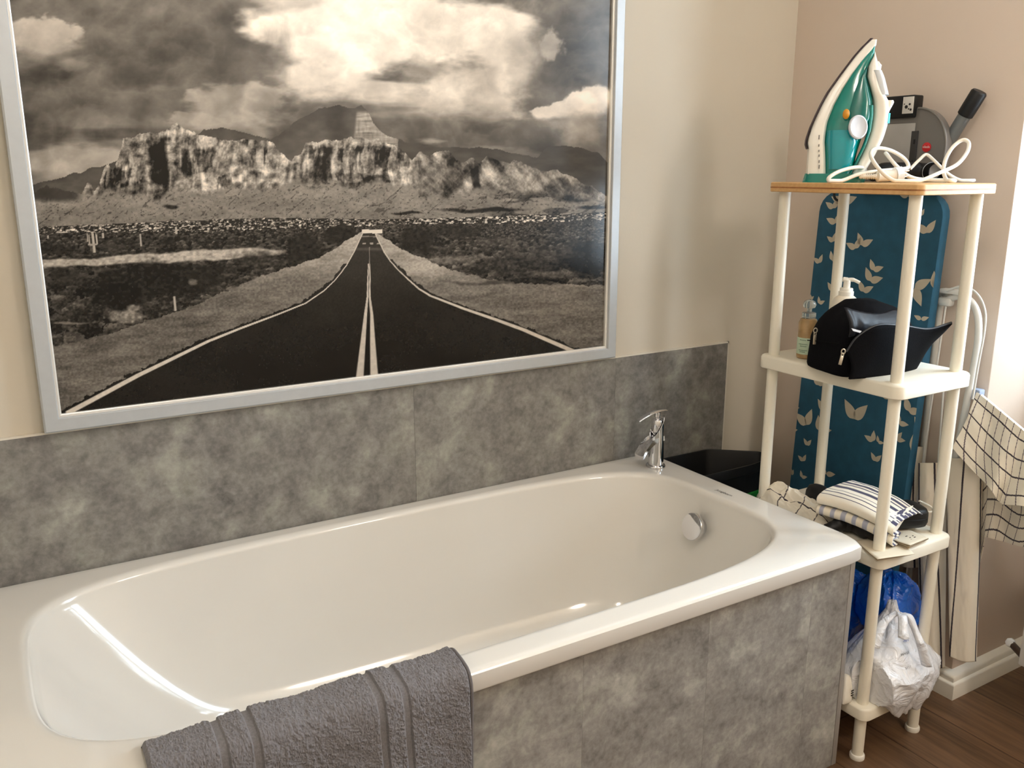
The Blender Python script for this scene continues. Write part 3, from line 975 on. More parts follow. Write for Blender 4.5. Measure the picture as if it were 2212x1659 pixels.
iron = thing('steam_iron', 'teal and white steam iron standing on its heel on the bamboo top', 'iron', tuple(IO))
M_teal = mat('teal_plastic', (0, 128, 118), 0.12, noise=0.05, coat=0.4)
M_teal2 = mat('teal_tank', (24, 168, 182), 0.05, noise=0.08, coat=0.6, trans=0.25)
M_ironw = mat('iron_white', (240, 236, 226), 0.25, noise=0.01)
M_sole = mat('sole_dark', (52, 38, 42), 0.3, metal=0.4)
M_grey = mat('pale_grey_plastic', (205, 208, 216), 0.3, noise=0.03)
sole = [(1852, 102), (1836, 118), (1821, 137), (1800, 168), (1786, 190), (1774, 209), (1763, 233), (1754, 256), (1746, 278), (1740, 300), (1738, 313), (1742, 324)]
b1 = [(1858, 112), (1857, 119), (1837, 142), (1818, 170), (1800, 202), (1785, 235), (1774, 271), (1773, 308), (1777, 339), (1781, 377)]
b2 = [(1862, 128), (1862, 134), (1852, 155), (1851, 178), (1860, 202), (1868, 227), (1870, 256), (1868, 287), (1860, 320), (1847, 354), (1837, 376)]
ro = [(1862, 128), (1870, 150), (1875, 166), (1873, 172), (1876, 190), (1886, 212), (1897, 222), (1901, 250), (1901, 271), (1895, 302), (1883, 333), (1868, 364), (1862, 376)]


def ip(tab, y):
    return float(np.interp(y, [p[1] for p in tab], [p[0] for p in tab]))


def wid(y):                                                 # half width of the sole outline
    t = max(0.0, (y - 104) / 220.0)
    return 0.0545 * min(1.0, t ** 0.62) if t < 1 else 0.0545


def iloft(L, R, y0, y1, wf, n=26, e=3.0, mi=0):
    rg = []
    for i in range(n):
        y = y0 + (y1 - y0) * i / (n - 1)
        l, r = L(y), R(y)
        c, h = (l + r) / 2, max(0.4, (r - l) / 2)
        w = max(0.0012, wf(y))
        q = []
        for k in range(28):
            t = 2 * pi * k / 28
            ca, sa = math.cos(t), math.sin(t)
            rad = (abs(ca) ** e + abs(sa) ** e) ** (-1 / e)
            q.append(ir(c + h * rad * ca, y, w * rad * sa))
        rg.append(q)
    return rg


M_teal3 = mat('teal_panel', (0, 104, 98), 0.2, noise=0.05, coat=0.3)
solx = lambda y: ip(sole, y) if y < 324 else 1742
MB().loft(iloft(lambda y: solx(y) - 1.5, lambda y: solx(y) + 5, 101, 324, lambda y: wid(y + 3))).build('soleplate', M_sole, iron)
MB().loft(iloft(lambda y: solx(y) + 2.5, lambda y: ip(b1, y) + 6, 104, 376, lambda y: wid(y) * 0.97 if y < 330 else 0.052, e=5)).build('lower_body', M_ironw, iron)
MB().loft(iloft(lambda y: ip(b1, y), lambda y: min(ip(b2, y), float(np.interp(y, [0, 262, 278, 296, 330, 376], [1900, 1870, 1862, 1853, 1845, 1838]))), 118, 376,
               lambda y: 0.93 * wid(y) * float(np.interp(y, [110, 200, 300, 376], [0.9, 0.9, 0.85, 0.92])), e=3.2)).build('upper_body', M_teal, iron)
MB().loft(iloft(lambda y: float(np.interp(y, [158, 180, 210, 240, 262, 290, 306], [1850, 1836, 1821, 1812, 1809, 1812, 1826])), lambda y: min(ip(b2, y) - 1, float(np.interp(y, [0, 262, 278, 296, 310], [1900, 1869, 1861, 1852, 1842]))), 158, 306,
               lambda y: 0.0026 * min(1, (y - 157) / 12, (307 - y) / 10) + 0.93 * wid(y) * float(np.interp(y, [110, 200, 300, 376], [0.9, 0.9, 0.85, 0.92])), e=3.2)).build('inner_panel', M_teal3, iron)
MB().loft(iloft(lambda y: ip(b1, y) + 6, lambda y: float(np.interp(y, [280, 310, 340, 366], [1838, 1846, 1842, 1834])), 286, 366, lambda y: 0.0505, e=3.5)).build('water_tank', M_teal2, iron)
MB().loft(iloft(lambda y: ip(b2, y), lambda y: ip(ro, y), 128, 376, lambda y: float(np.interp(y, [128, 150, 200, 260, 340, 376], [0.006, 0.018, 0.026, 0.021, 0.021, 0.03])), e=3)).build('handle', M_ironw, iron)
MB().loft(iloft(lambda y: float(np.interp(y, [240, 262, 285, 300, 320, 350, 376], [1858, 1860, 1861, 1858.5, 1853, 1842, 1832])), lambda y: ip(b2, y) + 1.5, 236, 376, lambda y: 0.030, e=3)).build('handle_liner', M_teal, iron)
MB().loft(iloft(lambda y: 1738 + (394 - y) * 0.22, lambda y: 1866, 375, 394, lambda y: 0.056, n=5, e=6)).build('heel_rest', M_teal, iron)
MB().loft(iloft(lambda y: 1866, lambda y: float(np.interp(y, [150, 154, 164], [1872, 1878, 1877])), 148, 166, lambda y: 0.010, n=6)).build('spray_nozzle', M_ironw, iron)
MB().loft(iloft(lambda y: float(np.interp(y, [166, 214], [1860, 1876])), lambda y: float(np.interp(y, [166, 180, 214], [1879, 1886, 1897])), 166, 215, lambda y: 0.0235, n=10)).build('filler_lid', mat('filler_lid_clear', (232, 238, 244), 0.08, trans=0.15), iron)
MB().loft(iloft(lambda y: 1890, lambda y: float(np.interp(y, [226, 230, 248], [1907, 1909, 1901])), 226, 250, lambda y: 0.012, n=8)).build('steam_button', M_ironw, iron)
MB().loft(iloft(lambda y: 1892, lambda y: 1904, 252, 272, lambda y: 0.013, n=8)).build('spray_button', mat('aqua_button', (60, 190, 200), 0.2), iron)
da = EN * 0.86 + ER * 0.42 + np.array([0, 0, 0.12])
dc = ir(1841, 281, 0.046)
dl_ = MB().lathe([(0.017, -0.03), (0.018, -0.004), (0.0255, -0.001), (0.027, 0.002), (0.0262, 0.006), (0.023, 0.0075), (0.021, 0.0065), (0.001, 0.0055)], dc, 40, axis=da, sx=0.82)
dl_.build('temperature_dial', M_grey, iron)
MB().lathe([(0.001, -0.004), (0.0065, -0.003), (0.0075, 0.001), (0.005, 0.004), (0.001, 0.005)], ir(1817, 254, 0.0468), 20, axis=EN, sy=1.5).build('indicator_lamp', mat('amber_lamp', (205, 140, 40), 0.2), iron)
tx = MB()
for i, (px, py, l) in enumerate(((1767, 300, 9), (1768, 317, 5), (1769, 328, 4), (1770, 338, 5), (1771, 350, 6), (1772, 361, 8))):
    p = ir(px, py, 0.0535)
    tx.box(-0.0012, 0.0012, -0.0006, 0.0006, -l * K / 2, l * K / 2, M=Matrix.Translation(p) @ Matrix(((ER[0], EN[0], 0), (ER[1], EN[1], 0), (0, 0, 1))).to_4x4())
tx.build('side_markings', mat('grey_print', (120, 116, 112), 0.5), iron)


def c1(cx, cy, d):                                          # pixel of an enlarged crop of the shelf top, at a view depth
    return atd(1640 + cx / 3.867, 80 + cy / 3.867, d)


def fixz(P, zmin):
    P = np.array(P); P[:, 2] = np.maximum(P[:, 2], zmin); return P


cz = TB1 + 0.0044
path = [c1(885, 1110, 2.06), c1(860, 1092, 2.02), c1(790, 1090, 1.99), c1(680, 1118, 1.975), c1(600, 1160, 1.965), c1(578, 1195, 1.965), c1(630, 1214, 1.97), c1(720, 1190, 1.98), c1(820, 1150, 1.985),
        c1(950, 1125, 1.99), c1(1080, 1112, 2.0), c1(1180, 1105, 2.02), c1(1245, 1085, 2.03), c1(1215, 1020, 2.03), c1(1130, 962, 2.02), c1(1040, 932, 2.01), c1(962, 935, 2.0), c1(932, 985, 1.985),
        c1(975, 1070, 1.965), c1(1060, 1160, 1.95), c1(1150, 1208, 1.945), c1(1250, 1222, 1.945), c1(1370, 1192, 1.95), c1(1510, 1132, 1.96), c1(1650, 1066, 1.98), c1(1732, 970, 2.0), c1(1752, 895, 2.01),
        c1(1725, 862, 2.015), c1(1680, 868, 2.02), c1(1612, 925, 2.02), c1(1560, 1015, 2.02), c1(1540, 1100, 2.015), c1(1552, 1170, 2.0), c1(1590, 1214, 1.985), c1(1632, 1212, 1.99), c1(1618, 1194, 2.01),
        c1(1540, 1196, 2.03), c1(1400, 1192, 2.04), c1(1290, 1178, 2.03), c1(1200, 1130, 2.025), c1(1120, 1050, 2.03), c1(1062, 975, 2.04), c1(1068, 990, 2.055), c1(1150, 1080, 2.06), c1(1240, 1160, 2.06), c1(1290, 1188, 2.05)]
M_cord = mat('white_cord', (238, 232, 220), 0.4, noise=0.02)
MB().tube(fixz(spline(path, 10), cz), 0.0043, 12).build('cord', M_cord, iron)
kink = [c1(1262, 1102, 2.07), c1(1300, 1062, 2.07), c1(1345, 1018, 2.07), c1(1378, 988, 2.07), c1(1400, 982, 2.07), c1(1425, 998, 2.065), c1(1480, 1050, 2.05), c1(1560, 1128, 2.045), c1(1640, 1180, 2.05),
        c1(1710, 1202, 2.05), c1(1770, 1204, 2.05), c1(1796, 1196, 2.06)]
MB().tube(fixz(spline(kink, 8), cz), 0.0036, 10).build('cord', M_cord, iron)
pa = c1(835, 1165, 1.99); pb = c1(965, 1186, 1.985); pc = c1(1130, 1176, 1.985); pd = c1(1185, 1160, 1.985)
pa[2] = max(pa[2], TB1 + .008); pb[2] = TB1 + .0135; pc[2] = TB1 + .0165; pd[2] = TB1 + .0185
pg = MB().tube(spline([pa, pb], 10), 0.0045).tube(spline([pb + (pb - pc) * 0.02, pb * .6 + pc * .4, pb * .3 + pc * .7, pc], 6), [0.006] * 2 + [0.0125] * 15 + [0.0135, 0.014], 16)
plug = pg.build('plug', M_cord, iron)
rib = MB()
for k in range(7):
    q = pa + (pb - pa) * (0.1 + 0.13 * k)
    rib.tube([q, q + (pb - pa) * 0.05], 0.0062, 12)
rib.build('strain_relief', M_cord, plug)
MB().tube([pc, pd], 0.0175, 24).build('plug_face', mat('plug_face', (236, 238, 240), 0.12), plug)
for s in (-1, 1):
    o_ = np.array([0, 0, 0.006 * s]) + pd
    MB().tube([o_, o_ + (pd - pc) / np.linalg.norm(pd - pc) * 0.017], 0.0024).build('pin', M_chrome, plug)

# ------------------------------------------------------------------ hair dryer lying behind the cord
hd = thing('hair_dryer', 'black hair dryer lying behind the white cord on the bamboo top', 'hair dryer', tuple(atd(1950, 385, 2.10)))
ha = atd(1890, 372, 2.15); hb = atd(1985, 365, 2.12); hc = atd(2012, 364, 2.10); he = atd(2030, 362, 2.055)
for q in (ha, hb, hc, he): q[2] = TB1 + 0.0235
MB().tube(spline([ha, ha * .6 + hb * .4, hb, hc], 6), [0.014, 0.018, 0.021, 0.022] + [0.0225] * 9 + [0.021] * 6, 24).build('barrel', M_black, hd)
dn = (he - hc) / np.linalg.norm(he - hc)
MB().lathe([(0.020, -0.012), (0.0222, 0.0), (0.0225, 0.036), (0.021, 0.0365), (0.0195, 0.034), (0.0185, 0.004), (0.001, 0.003)], hc, 32, axis=dn).build('nozzle', mat('black_matte', (9, 9, 10), 0.85, spec=0.15, noise=0.1), hd)
MB().lathe([(0.0226, 0.004), (0.0229, 0.0045), (0.0229, 0.006), (0.0226, 0.0065)], hc, 32, axis=dn).build('nozzle_ring', M_grey, hd)
h1 = atd(1915, 380, 2.11); h1[2] = TB1 + 0.016
h2 = atd(1886, 390, 2.03); h2[2] = TB1 + 0.016
MB().tube(spline([ha * .6 + hb * .4, h1, h2], 8), 0.0135, 16).build('handle', M_black, hd)

# ------------------------------------------------------------------ ironing board against the right wall
def bx(z): return 0.430 - 0.040 * (1.27 - z)                # front plane of the leaning board


BT = 0.032
ib = thing('ironing_board', 'folded ironing board in blue leaf-patterned cover leaning against right wall', 'ironing board', (0.40, -0.38, 0))
M_blue = mat('blue_cotton', (36, 88, 116), 0.85, noise=0.12, nscale=30, bump=0.12, bscale=300)
M_leaf = mat('beige_leaf_print', (200, 190, 172), 0.85, noise=0.05, nscale=40)
BL, BR = -0.192, -0.572                                     # left and right edge (y)


def halfw(z):
    c = (BL + BR) / 2; h = (BL - BR) / 2
    if z > 1.27:
        d = (z - 1.27) / 0.055
        h -= 0.055 * (1 - math.sqrt(max(0, 1 - d * d)))
    if z < 0.42:
        h *= max(0.02, 1 - ((0.42 - z) / 0.41) ** 2.2) ** 0.5
    return c, h


zl = [0.012, 0.02, 0.04, 0.07, 0.12, 0.2, 0.3, 0.42] + list(np.linspace(0.5, 1.25, 16)) + [1.27, 1.285, 1.3, 1.312, 1.32, 1.3245]
rg = []
for z in zl:
    c, h = halfw(z)
    x = bx(z); q = []
    for sy, dx in ((1, 0.004), (1, 0.0), (0.985, -0.0), (0.5, 0), (-0.5, 0), (-0.985, 0), (-1, 0.004), (-1, 0.016), (-0.99, 0.028), (-0.95, BT), (0.95, BT), (0.99, 0.028), (1, 0.016)):
        yy = c + h * sy
        if dx == 0.0 and abs(sy) == 1: dx = 0.0012
        q.append((x + dx, yy, z))
    rg.append(q)
cv = MB().loft(rg)


def leaf(px, py, L, ang, wdt=0.42):                         # a lens-shaped leaf printed on the cover, base at the pixel
    p = at(px, py, 0, 0.42)
    for _ in range(3):
        p = at(px, py, 0, bx(p[2]))
    n = 9
    a = math.radians(ang)
    dy, dz = -math.cos(a), math.sin(a)                      # right in the picture is -y
    pts = []
    for s in (1, -1):
        for k in range(n):
            t = k / (n - 1) if s > 0 else 1 - k / (n - 1)
            if s < 0 and (k == 0 or k == n - 1): continue
            wv = s * wdt * L * 0.5 * math.sin(pi * min(1, t * 1.001) ** 0.66)
            y = p[1] + dy * L * t - dz * wv * -1 * -1
            z = p[2] + dz * L * t + dy * wv * -1 * -1
            c, h = halfw(z)
            y = min(max(y, c - h + 0.001), c + h - 0.001)
            pts.append((bx(z) - 0.0007, y, z))
    return pts


LV = [  # px, py of the shared base, length in px, angles of both leaves
    (1845, 905, 46, 128, 52), (1742, 918, 40, 75, 150), (1769, 930, 34, 100, 15),
    (1805, 482, 26, 62, 160), (1800, 522, 20, 78, 150), (1848, 537, 26, 68, 158), (1862, 530, 28, 118, 28), (1887, 584, 24, 115, 22), (1880, 607, 30, 118, 18), (1865, 630, 26, 122, 30),
    (1770, 568, 20, 72, 150), (1797, 562, 20, 105, 15), (2002, 503, 29, 58, 146), (1976, 622, 38, 32, 300), (2019, 622, 32, 100, 85), (1990, 690, 17, 22, 160), (1752, 647, 11, 100, 50), (1770, 656, 16, 104, 30),
    (1798, 628, 22, 130, 75), (1963, 888, 30, 112, 12), (1942, 914, 22, 104, 4), (1986, 922, 22, 126, 80), (1937, 949, 20, 6, 60), (1974, 975, 38, 80, 96),
    (1886, 953, 23, 92, 162), (1897, 955, 14, 104, 6), (1891, 996, 20, 128, 52),
    (1744, 962, 18, 130, 58), (1735, 996, 18, 70, 150), (1732, 1031, 16, 108, 20), (1711, 1026, 14, 78, 100), (1785, 1024, 24, 15, 150), (1712, 880, 20, 10, 60), (1710, 930, 18, 20, 60), (1780, 888, 30, 62, 130),
    (1768, 832, 26, 128, 44), (1800, 450, 24, 150, 60), (1822, 438, 34, 22, 160), (1962, 424, 22, 12, 168), (1990, 466, 14, 70, 100), (1912, 862, 26, 100, 60),
    (2012, 760, 22, 90, 140), (1752, 760, 26, 60, 140), (1900, 760, 30, 60, 130)]
for px, py, L, a0, a1 in LV:
    if L == 0: continue
    Lm = L * 0.00134
    for a in (a0, a1):
        q = leaf(px, py, Lm, a, 0.50)
        cv.add(q, [tuple(range(len(q)))], 1, False)
cover = cv.build('cover', [M_blue, M_leaf], ib)
c_, h_ = halfw(1.0)
# iron rest at the top end
M_rest = mat('iron_rest_grey', (120, 116, 113), 0.4, metal=0.2, noise=0.04)
M_steel = mat('steel_plate', (178, 175, 172), 0.3, metal=0.6, noise=0.05)
RX = 0.418
yr0, yr1, zr0, zr1, rad = -0.330, -0.565, 1.325, 1.532, 0.085
oc_ = [(yr0, zr0), (yr0, zr1 - 0.012)]
oc_ += [(yr0 - 0.03, zr1 - 0.002)]
for k in range(13):
    t = math.radians(90 - 90 * k / 12)
    oc_.append((yr1 + rad - rad * math.cos(t), zr1 - rad * 1.1 + rad * 1.1 * math.sin(t)))
oc_.append((yr1 + 0.004, zr0))
b = MB()
b.prism([(RX, y, z) for y, z in oc_], (0, 0, 0), (0.022, 0, 0))
rest = b.build('iron_rest', M_rest, ib)
edge = [(RX - 0.001, y, z) for y, z in oc_[3:]]
MB().tube(edge, 0.003, 8).build('rest_edge', mat('rest_edge', (120, 116, 112), 0.35, metal=0.4), ib)
MB().box(RX - 0.003, RX, -0.478, -0.345, 1.36, 1.497, 0.0012).build('metal_plate', M_steel, rest)
MB().box(RX - 0.0036, RX, -0.488, -0.470, 1.352, 1.478, 0.001).build('dark_slot', mat('slot_dark', (48, 46, 46), 0.5), rest)
for z in (1.402, 1.452):
    MB().box(RX - 0.0042, RX - 0.002, -0.483, -0.478, z - 0.006, z + 0.006, 0.0005).build('slot_hole', M_black, rest)
bp_ = at(2001, 318, 0, RX - 0.002)
badge = MB().lathe([(0.0115, 0.0), (0.0115, 0.002), (0.0105, 0.0026), (0.001, 0.0026)], (RX - 0.0, bp_[1], bp_[2]), 28, axis=(-1, 0, 0)).build('badge', mat('red_badge', (200, 30, 38), 0.35), rest)
text_mb('vileda', (RX - 0.0030, bp_[1] + 0.0096, bp_[2] - 0.0018), (0, -1, 0), (0, 0, 1), 0.006, width=0.0192).build('badge_lettering', mat('white_print', (235, 225, 220), 0.5), badge)
s0 = at(1897, 226, 0, RX - 0.012); s1 = at(1975, 226, 0, RX - 0.012); s2 = at(1940, 207, 0, RX - 0.012)
sk = MB().box(RX - 0.012, RX + 0.024, s1[1], s0[1], zr1 - 0.022, s2[2], 0.004).build('socket_box', M_black, ib)
ly0 = s1[1] + 0.002
MB().box(RX - 0.0128, RX - 0.011, ly0, ly0 + 0.030, zr1 - 0.012, s2[2] - 0.004, 0.0006).build('socket_label', mat('label_white', (215, 210, 204), 0.5), sk)
lb = MB()
for dy, dz, q in ((0.019, 0.006, 0.0042), (0.010, 0.012, 0.0026), (0.006, -0.001, 0.0028), (0.012, 0.001, 0.0018), (0.025, 0.013, 0.0014)):
    lb.lathe([(q, 0), (q, 0.0008)], (RX - 0.0128, ly0 + dy, zr1 + dz - 0.002), 14, axis=(-1, 0, 0))
lb.build('label_print', M_ink, sk)
l0 = np.array([0.447, -0.505, 1.37]); l1 = at(2090, 240, 0, 0.452); l2 = at(2112, 206, 0, 0.454)
leg = MB().tube([l0, l1], 0.0155, 20).build('leg', mat('leg_grey', (112, 116, 118), 0.4, metal=0.4), ib)
dl2 = (l1 - l0) / np.linalg.norm(l1 - l0)
l2 = l1 + dl2 * 0.05
MB().tube([l1 - dl2 * 0.012, l1 - dl2 * 0.010, l1, l2 - dl2 * 0.004, l2], [0.0165, 0.0185, 0.0188, 0.0188, 0.016], 24).build('leg_cap', M_black, leg)
pc_ = at(1813, 425, 0, 0.418)
cb = [pc_ + np.array([-.002, 0.016 * math.cos(t), 0.016 * math.sin(t) + 0.006]) for t in np.linspace(0.3, 2 * pi + 1.2, 26)]
MB().tube(cb, 0.0035, 8).build('power_cord', M_black, ib)
# ------------------------------------------------------------------ cloth colouring
CREAM = lin((232, 224, 208)); NAVY = lin((62, 60, 84)); DARKST = lin((58, 50, 58)); GREYB = lin((168, 170, 186))
M_cloth = mat('woven_cotton', (230, 224, 210), 0.9, attr='Col', sheen=0.1)


def stripes(u, lines):
    """u coordinate array, lines [(centre, half width, colour)]"""
    c = np.tile(CREAM, u.shape + (1,))
    for p, w, col in lines:
        m = (np.abs(u - p) < w)[..., None]
        c = np.where(m, col, c)
    return c


def cloth(P, name, col, parent, th=0.0025):
    o = MB().grid(P).build(name, M_cloth, parent, colors=col)
    s = o.modifiers.new('thickness', 'SOLIDIFY'); s.thickness = th; s.offset = 0
    return o


def bilin(c00, c10, c11, c01, u, v):
    c00, c10, c11, c01 = [np.array(c, float) for c in (c00, c10, c11, c01)]
    u = u[..., None]; v = v[..., None]
    return c00 * (1 - u) * (1 - v) + c10 * u * (1 - v) + c11 * u * v + c01 * (1 - u) * v


def uvgrid(a, b):
    return np.meshgrid(np.linspace(0, 1, a), np.linspace(0, 1, b), indexing='ij')


# ------------------------------------------------------------------ middle shelf: bag and bottles
ZM = ZS[2][1]
bag = thing('wash_bag', 'black fabric wash bag with open flap and two zips on the middle shelf', 'bag', (0.12, -0.60, ZM))
cL, cF, cR, cB = np.array([0.020, -0.516]), np.array([-0.020, -0.674]), np.array([0.243, -0.672]), np.array([0.268, -0.522])
u_ = np.linspace(0, 2 * pi, 73)[:-1]
rg = []
lv = [(0.0008, 0.955), (0.004, 0.985), (0.012, 1.0), (0.03, 0.995), (0.06, 0.98), (0.085, 0.965), (0.105, 0.925), (0.122, 0.86), (0.135, 0.75), (0.145, 0.55), (0.150, 0.28), (0.151, 0.05)]
for h, s in lv:
    q = []
    for t in u_:
        c, sn = math.cos(t), math.sin(t)
        r = (abs(c) ** 6 + abs(sn) ** 6) ** (-1 / 6)
        uu = 0.5 + 0.5 * r * c * s; vv = 0.5 + 0.5 * r * sn * s
        p = (cF * (1 - uu) * (1 - vv) + cR * uu * (1 - vv) + cB * uu * vv + cL * (1 - uu) * vv)
        bulge = 0.006 * math.sin(h / 0.15 * pi)
        zz = ZM + h * (0.90 + 0.10 * vv + 0.08 * math.sin(pi * uu)) * (0.74 + 0.26 * min(1, max(0, uu) * 2.4) ** 0.7)
        zz += 0.0035 * (float(fbm(p[0] * 30 + 3, p[1] * 30 + h * 40, 3, 401)) - 0.5) * min(1, h / 0.03) * 2
        k = 0.006 * (float(fbm(t * 2.2, h * 22, 3, 402)) - 0.5)
        d = np.array([c, sn])
        q.append((p[0] + d[0] * k, p[1] + d[1] * k * 0.6, max(zz, ZM + 0.0006)))
    rg.append(q)
bbody = MB().loft(rg).build('bag_body', M_blackf, bag)
# open pocket flap flaring out at the right
T3 = at(2055, 697, 1, -0.735)
topc = spline([at(1829, 760, 1, -0.684), at(1852, 728, 1, -0.692), at(1895, 703, 1, -0.706), at(1950, 704, 1, -0.716), at(2005, 711, 1, -0.724), T3], 8)
botc = spline([(-0.013, -0.679, ZM + 0.003), (0.04, -0.684, ZM + 0.001), (0.11, -0.692, ZM + 0.001), (0.18, -0.690, ZM + 0.001), (0.225, -0.678, ZM + 0.001), (0.250, -0.640, ZM + 0.008)], 8)
P = []
for i in range(len(topc)):
    row = []
    for j in range(15):
        t = j / 14
        p = botc[i] * (1 - t) + topc[i] * t
        s = i / (len(topc) - 1)
        p = p + np.array([0.010, -0.016, 0]) * math.sin(pi * t) * (1 - 0.3 * s) * (0.4 + 0.6 * math.sin(pi * min(1, s * 1.2)))
        p = p + np.array([0.02, 0.01, 0]) * math.sin(pi * t) * max(0, s - 0.75) * 2
        row.append(p)
    P.append(row)
fo = MB().grid(np.array(P)).build('pocket_flap', M_blackf, bag)
sdm = fo.modifiers.new('thickness', 'SOLIDIFY'); sdm.thickness = 0.004; sdm.offset = 1
MB().tube(topc, 0.0028, 8).build('piping', mat('piping_black', (34, 36, 42), 0.5), fo)
# satin collar above the flap and crumpled fabric tuft
U, V = uvgrid(40, 14)
A0 = at(1824, 664, 1, -0.666); A1 = at(1958, 660, 1, -0.676); A2 = at(1950, 704, 1, -0.700); A3 = at(1834, 728, 1, -0.682)
P = bilin(A0, A1, A2, A3, U, V)
P[..., 1] -= 0.008 * np.sin(pi * V) + 0.0035 * np.sin(U * 34) * np.exp(-U * 5)
P[..., 2] += -0.014 * np.sin(pi * U) * (1 - V)
P += 0.004 * (fbm(U * 8, V * 3, 3, 411)[..., None] - 0.5)
so = MB().grid(P).build('satin_collar', M_blacks, bag); q_ = so.modifiers.new('t', 'SOLIDIFY'); q_.thickness = 0.003
lgm = [at(1839, 709, 1, -0.699), at(1843, 715, 1, -0.699), at(1857.5, 719, 1, -0.700), at(1861, 715, 1, -0.700)]
MB().prism(lgm, (0, -0.0006, 0), (0, 0.0006, 0)).build('logo_tag', mat('tag_white', (225, 228, 235), 0.4), bag)
M_zip = mat('zip_metal', (196, 188, 172), 0.3, metal=0.85)


def puller(x0, y0, x1, y1, pt):
    """ring and tab of a zip puller hanging in front of the bag from one pixel to another"""
    a = np.array(pt(x0, y0)); c = np.array(pt(x1, y1))
    d = (c - a); L = np.linalg.norm(d); d /= L
    s = np.cross(d, np.array([-0.5, -0.83, 0])); s /= np.linalg.norm(s)
    n = np.cross(s, d)
    Mx = Matrix(((s[0], n[0], d[0], a[0]), (s[1], n[1], d[1], a[1]), (s[2], n[2], d[2], a[2]), (0, 0, 0, 1)))
    mb = MB()
    mb.box(-0.0036, 0.0036, -0.0012, 0.0012, L * 0.42, L, 0.001, M=Mx)
    ring = [a + s * (0.0042 * math.cos(t)) + d * (L * 0.16 + 0.0055 * math.sin(t)) for t in np.linspace(0, 2 * pi, 17)[:-1]]
    mb.tube(ring, 0.0013, 6, closed=True)
    ring = [a + s * (0.0026 * math.cos(t)) + d * (L * 0.36 + 0.0035 * math.sin(t)) for t in np.linspace(0, 2 * pi, 13)[:-1]]
    mb.tube(ring, 0.0012, 6, closed=True)
    return mb


lf = lambda px, py: at(px, py, 0, -0.004)
puller(1762, 708, 1759, 744, lambda px, py: at(px, py, 0, 0.006)).build('zip_puller', M_zip, bag)
puller(1823, 754, 1814, 788, lambda px, py: at(px, py, 1, -0.688)).build('zip_puller', M_zip, bag)
zl_ = [at(1748, 700, 0, 0.014), at(1756, 706, 0, 0.012), at(1762, 708, 0, 0.008)]
MB().tube(spline([at(1744, 735, 0, 0.014), at(1780, 738, 0, 0.0), at(1815, 742, 0, -0.012)], 6), 0.0012, 6).build('seam', mat('seam_black', (9, 9, 10), 0.8, spec=0.1), bag)

soap = thing('soap_dispenser', 'white round-shouldered pump soap bottle behind the black wash bag', 'bottle', (0.205, -0.483, ZM))
sc_ = (0.205, -0.483, ZM)
M_soap = mat('soap_white', (240, 232, 216), 0.3, noise=0.01)
MB().lathe([(0.030, 0.0003), (0.033, 0.003), (0.0335, 0.008), (0.0335, 0.118), (0.032, 0.130), (0.027, 0.140), (0.020, 0.146), (0.0165, 0.148)], sc_, 36).build('bottle_body', M_soap, soap)
MB().lathe([(0.0175, 0.1475), (0.0178, 0.15), (0.0178, 0.158), (0.0155, 0.1585), (0.0155, 0.164), (0.0145, 0.166)], sc_, 32).build('collar', M_white, soap)
MB().lathe([(0.0085, 0.165), (0.0085, 0.186), (0.004, 0.187)], sc_, 20).build('pump_stem', M_white, soap)
hp = np.array(sc_) + np.array([0, 0, 0.186])
MB().tube(spline([hp - ER * 0.011 + np.array([0, 0, .001]), hp, hp + ER * 0.014 + np.array([0, 0, .0005]), hp + ER * 0.029 + np.array([0, 0, -0.006])], 6), [0.004] + [0.0062] * 6 + [0.005] * 6 + [0.0042] * 6, 12).build('pump_head', M_white, soap)

jar = thing('cosmetic_bottle', 'small clear pump bottle with amber contents and green label left of the wash bag', 'bottle', (0.092, -0.470, ZM))
jc = (0.092, -0.470, ZM)
MB().lathe([(0.020, 0.0004), (0.0225, 0.003), (0.0225, 0.088), (0.019, 0.097), (0.012, 0.100)], jc, 28).build('bottle_body', mat('amber_liquid', (196, 160, 112), 0.1, noise=0.25, nscale=40, trans=0.35), jar)
MB().lathe([(0.0145, 0.099), (0.0165, 0.101), (0.0165, 0.112), (0.013, 0.114)], jc, 24).build('collar', M_glassy, jar)
MB().lathe([(0.006, 0.113), (0.006, 0.122), (0.013, 0.125), (0.0155, 0.132), (0.013, 0.139), (0.006, 0.143)], jc, 24).build('pump_head', M_glassy, jar)
lbl = MB().lathe([(0.0228, 0.012), (0.0229, 0.0125), (0.0229, 0.052), (0.0228, 0.0525)], jc, 28).build('label', mat('mint_label', (186, 204, 178), 0.5), jar)
lt = MB()
for k, (z, a0, a1) in enumerate(((0.046, 175, 215), (0.036, 170, 225), (0.031, 180, 218), (0.021, 172, 222), (0.017, 180, 212))):
    for a in np.arange(a0, a1, 7):
        t0, t1 = math.radians(a), math.radians(a + 4.5)
        q = [(jc[0] + 0.0231 * math.cos(t), jc[1] + 0.0231 * math.sin(t), ZM + z + dz) for t, dz in ((t0, 0), (t1, 0), (t1, 0.0022), (t0, 0.0022))]
        lt.add(q, [(0, 1, 2, 3)], 0, False)
lt.build('label_print', mat('label_green_print', (84, 110, 92), 0.5), lbl)

# ------------------------------------------------------------------ lower shelf: towels, black things, booklets
ZL = ZS[1][1]
# booklets
bkA = thing('booklet', 'thin paper booklet lying flat at the front corner of the lower shelf', 'booklet', tuple(at(1900, 1200, 2, ZL)))
M_paper = mat('paper', (206, 194, 172), 0.8, noise=0.04, nscale=20)
M_paper2 = mat('paper_dark', (158, 138, 110), 0.8, noise=0.06, nscale=20)


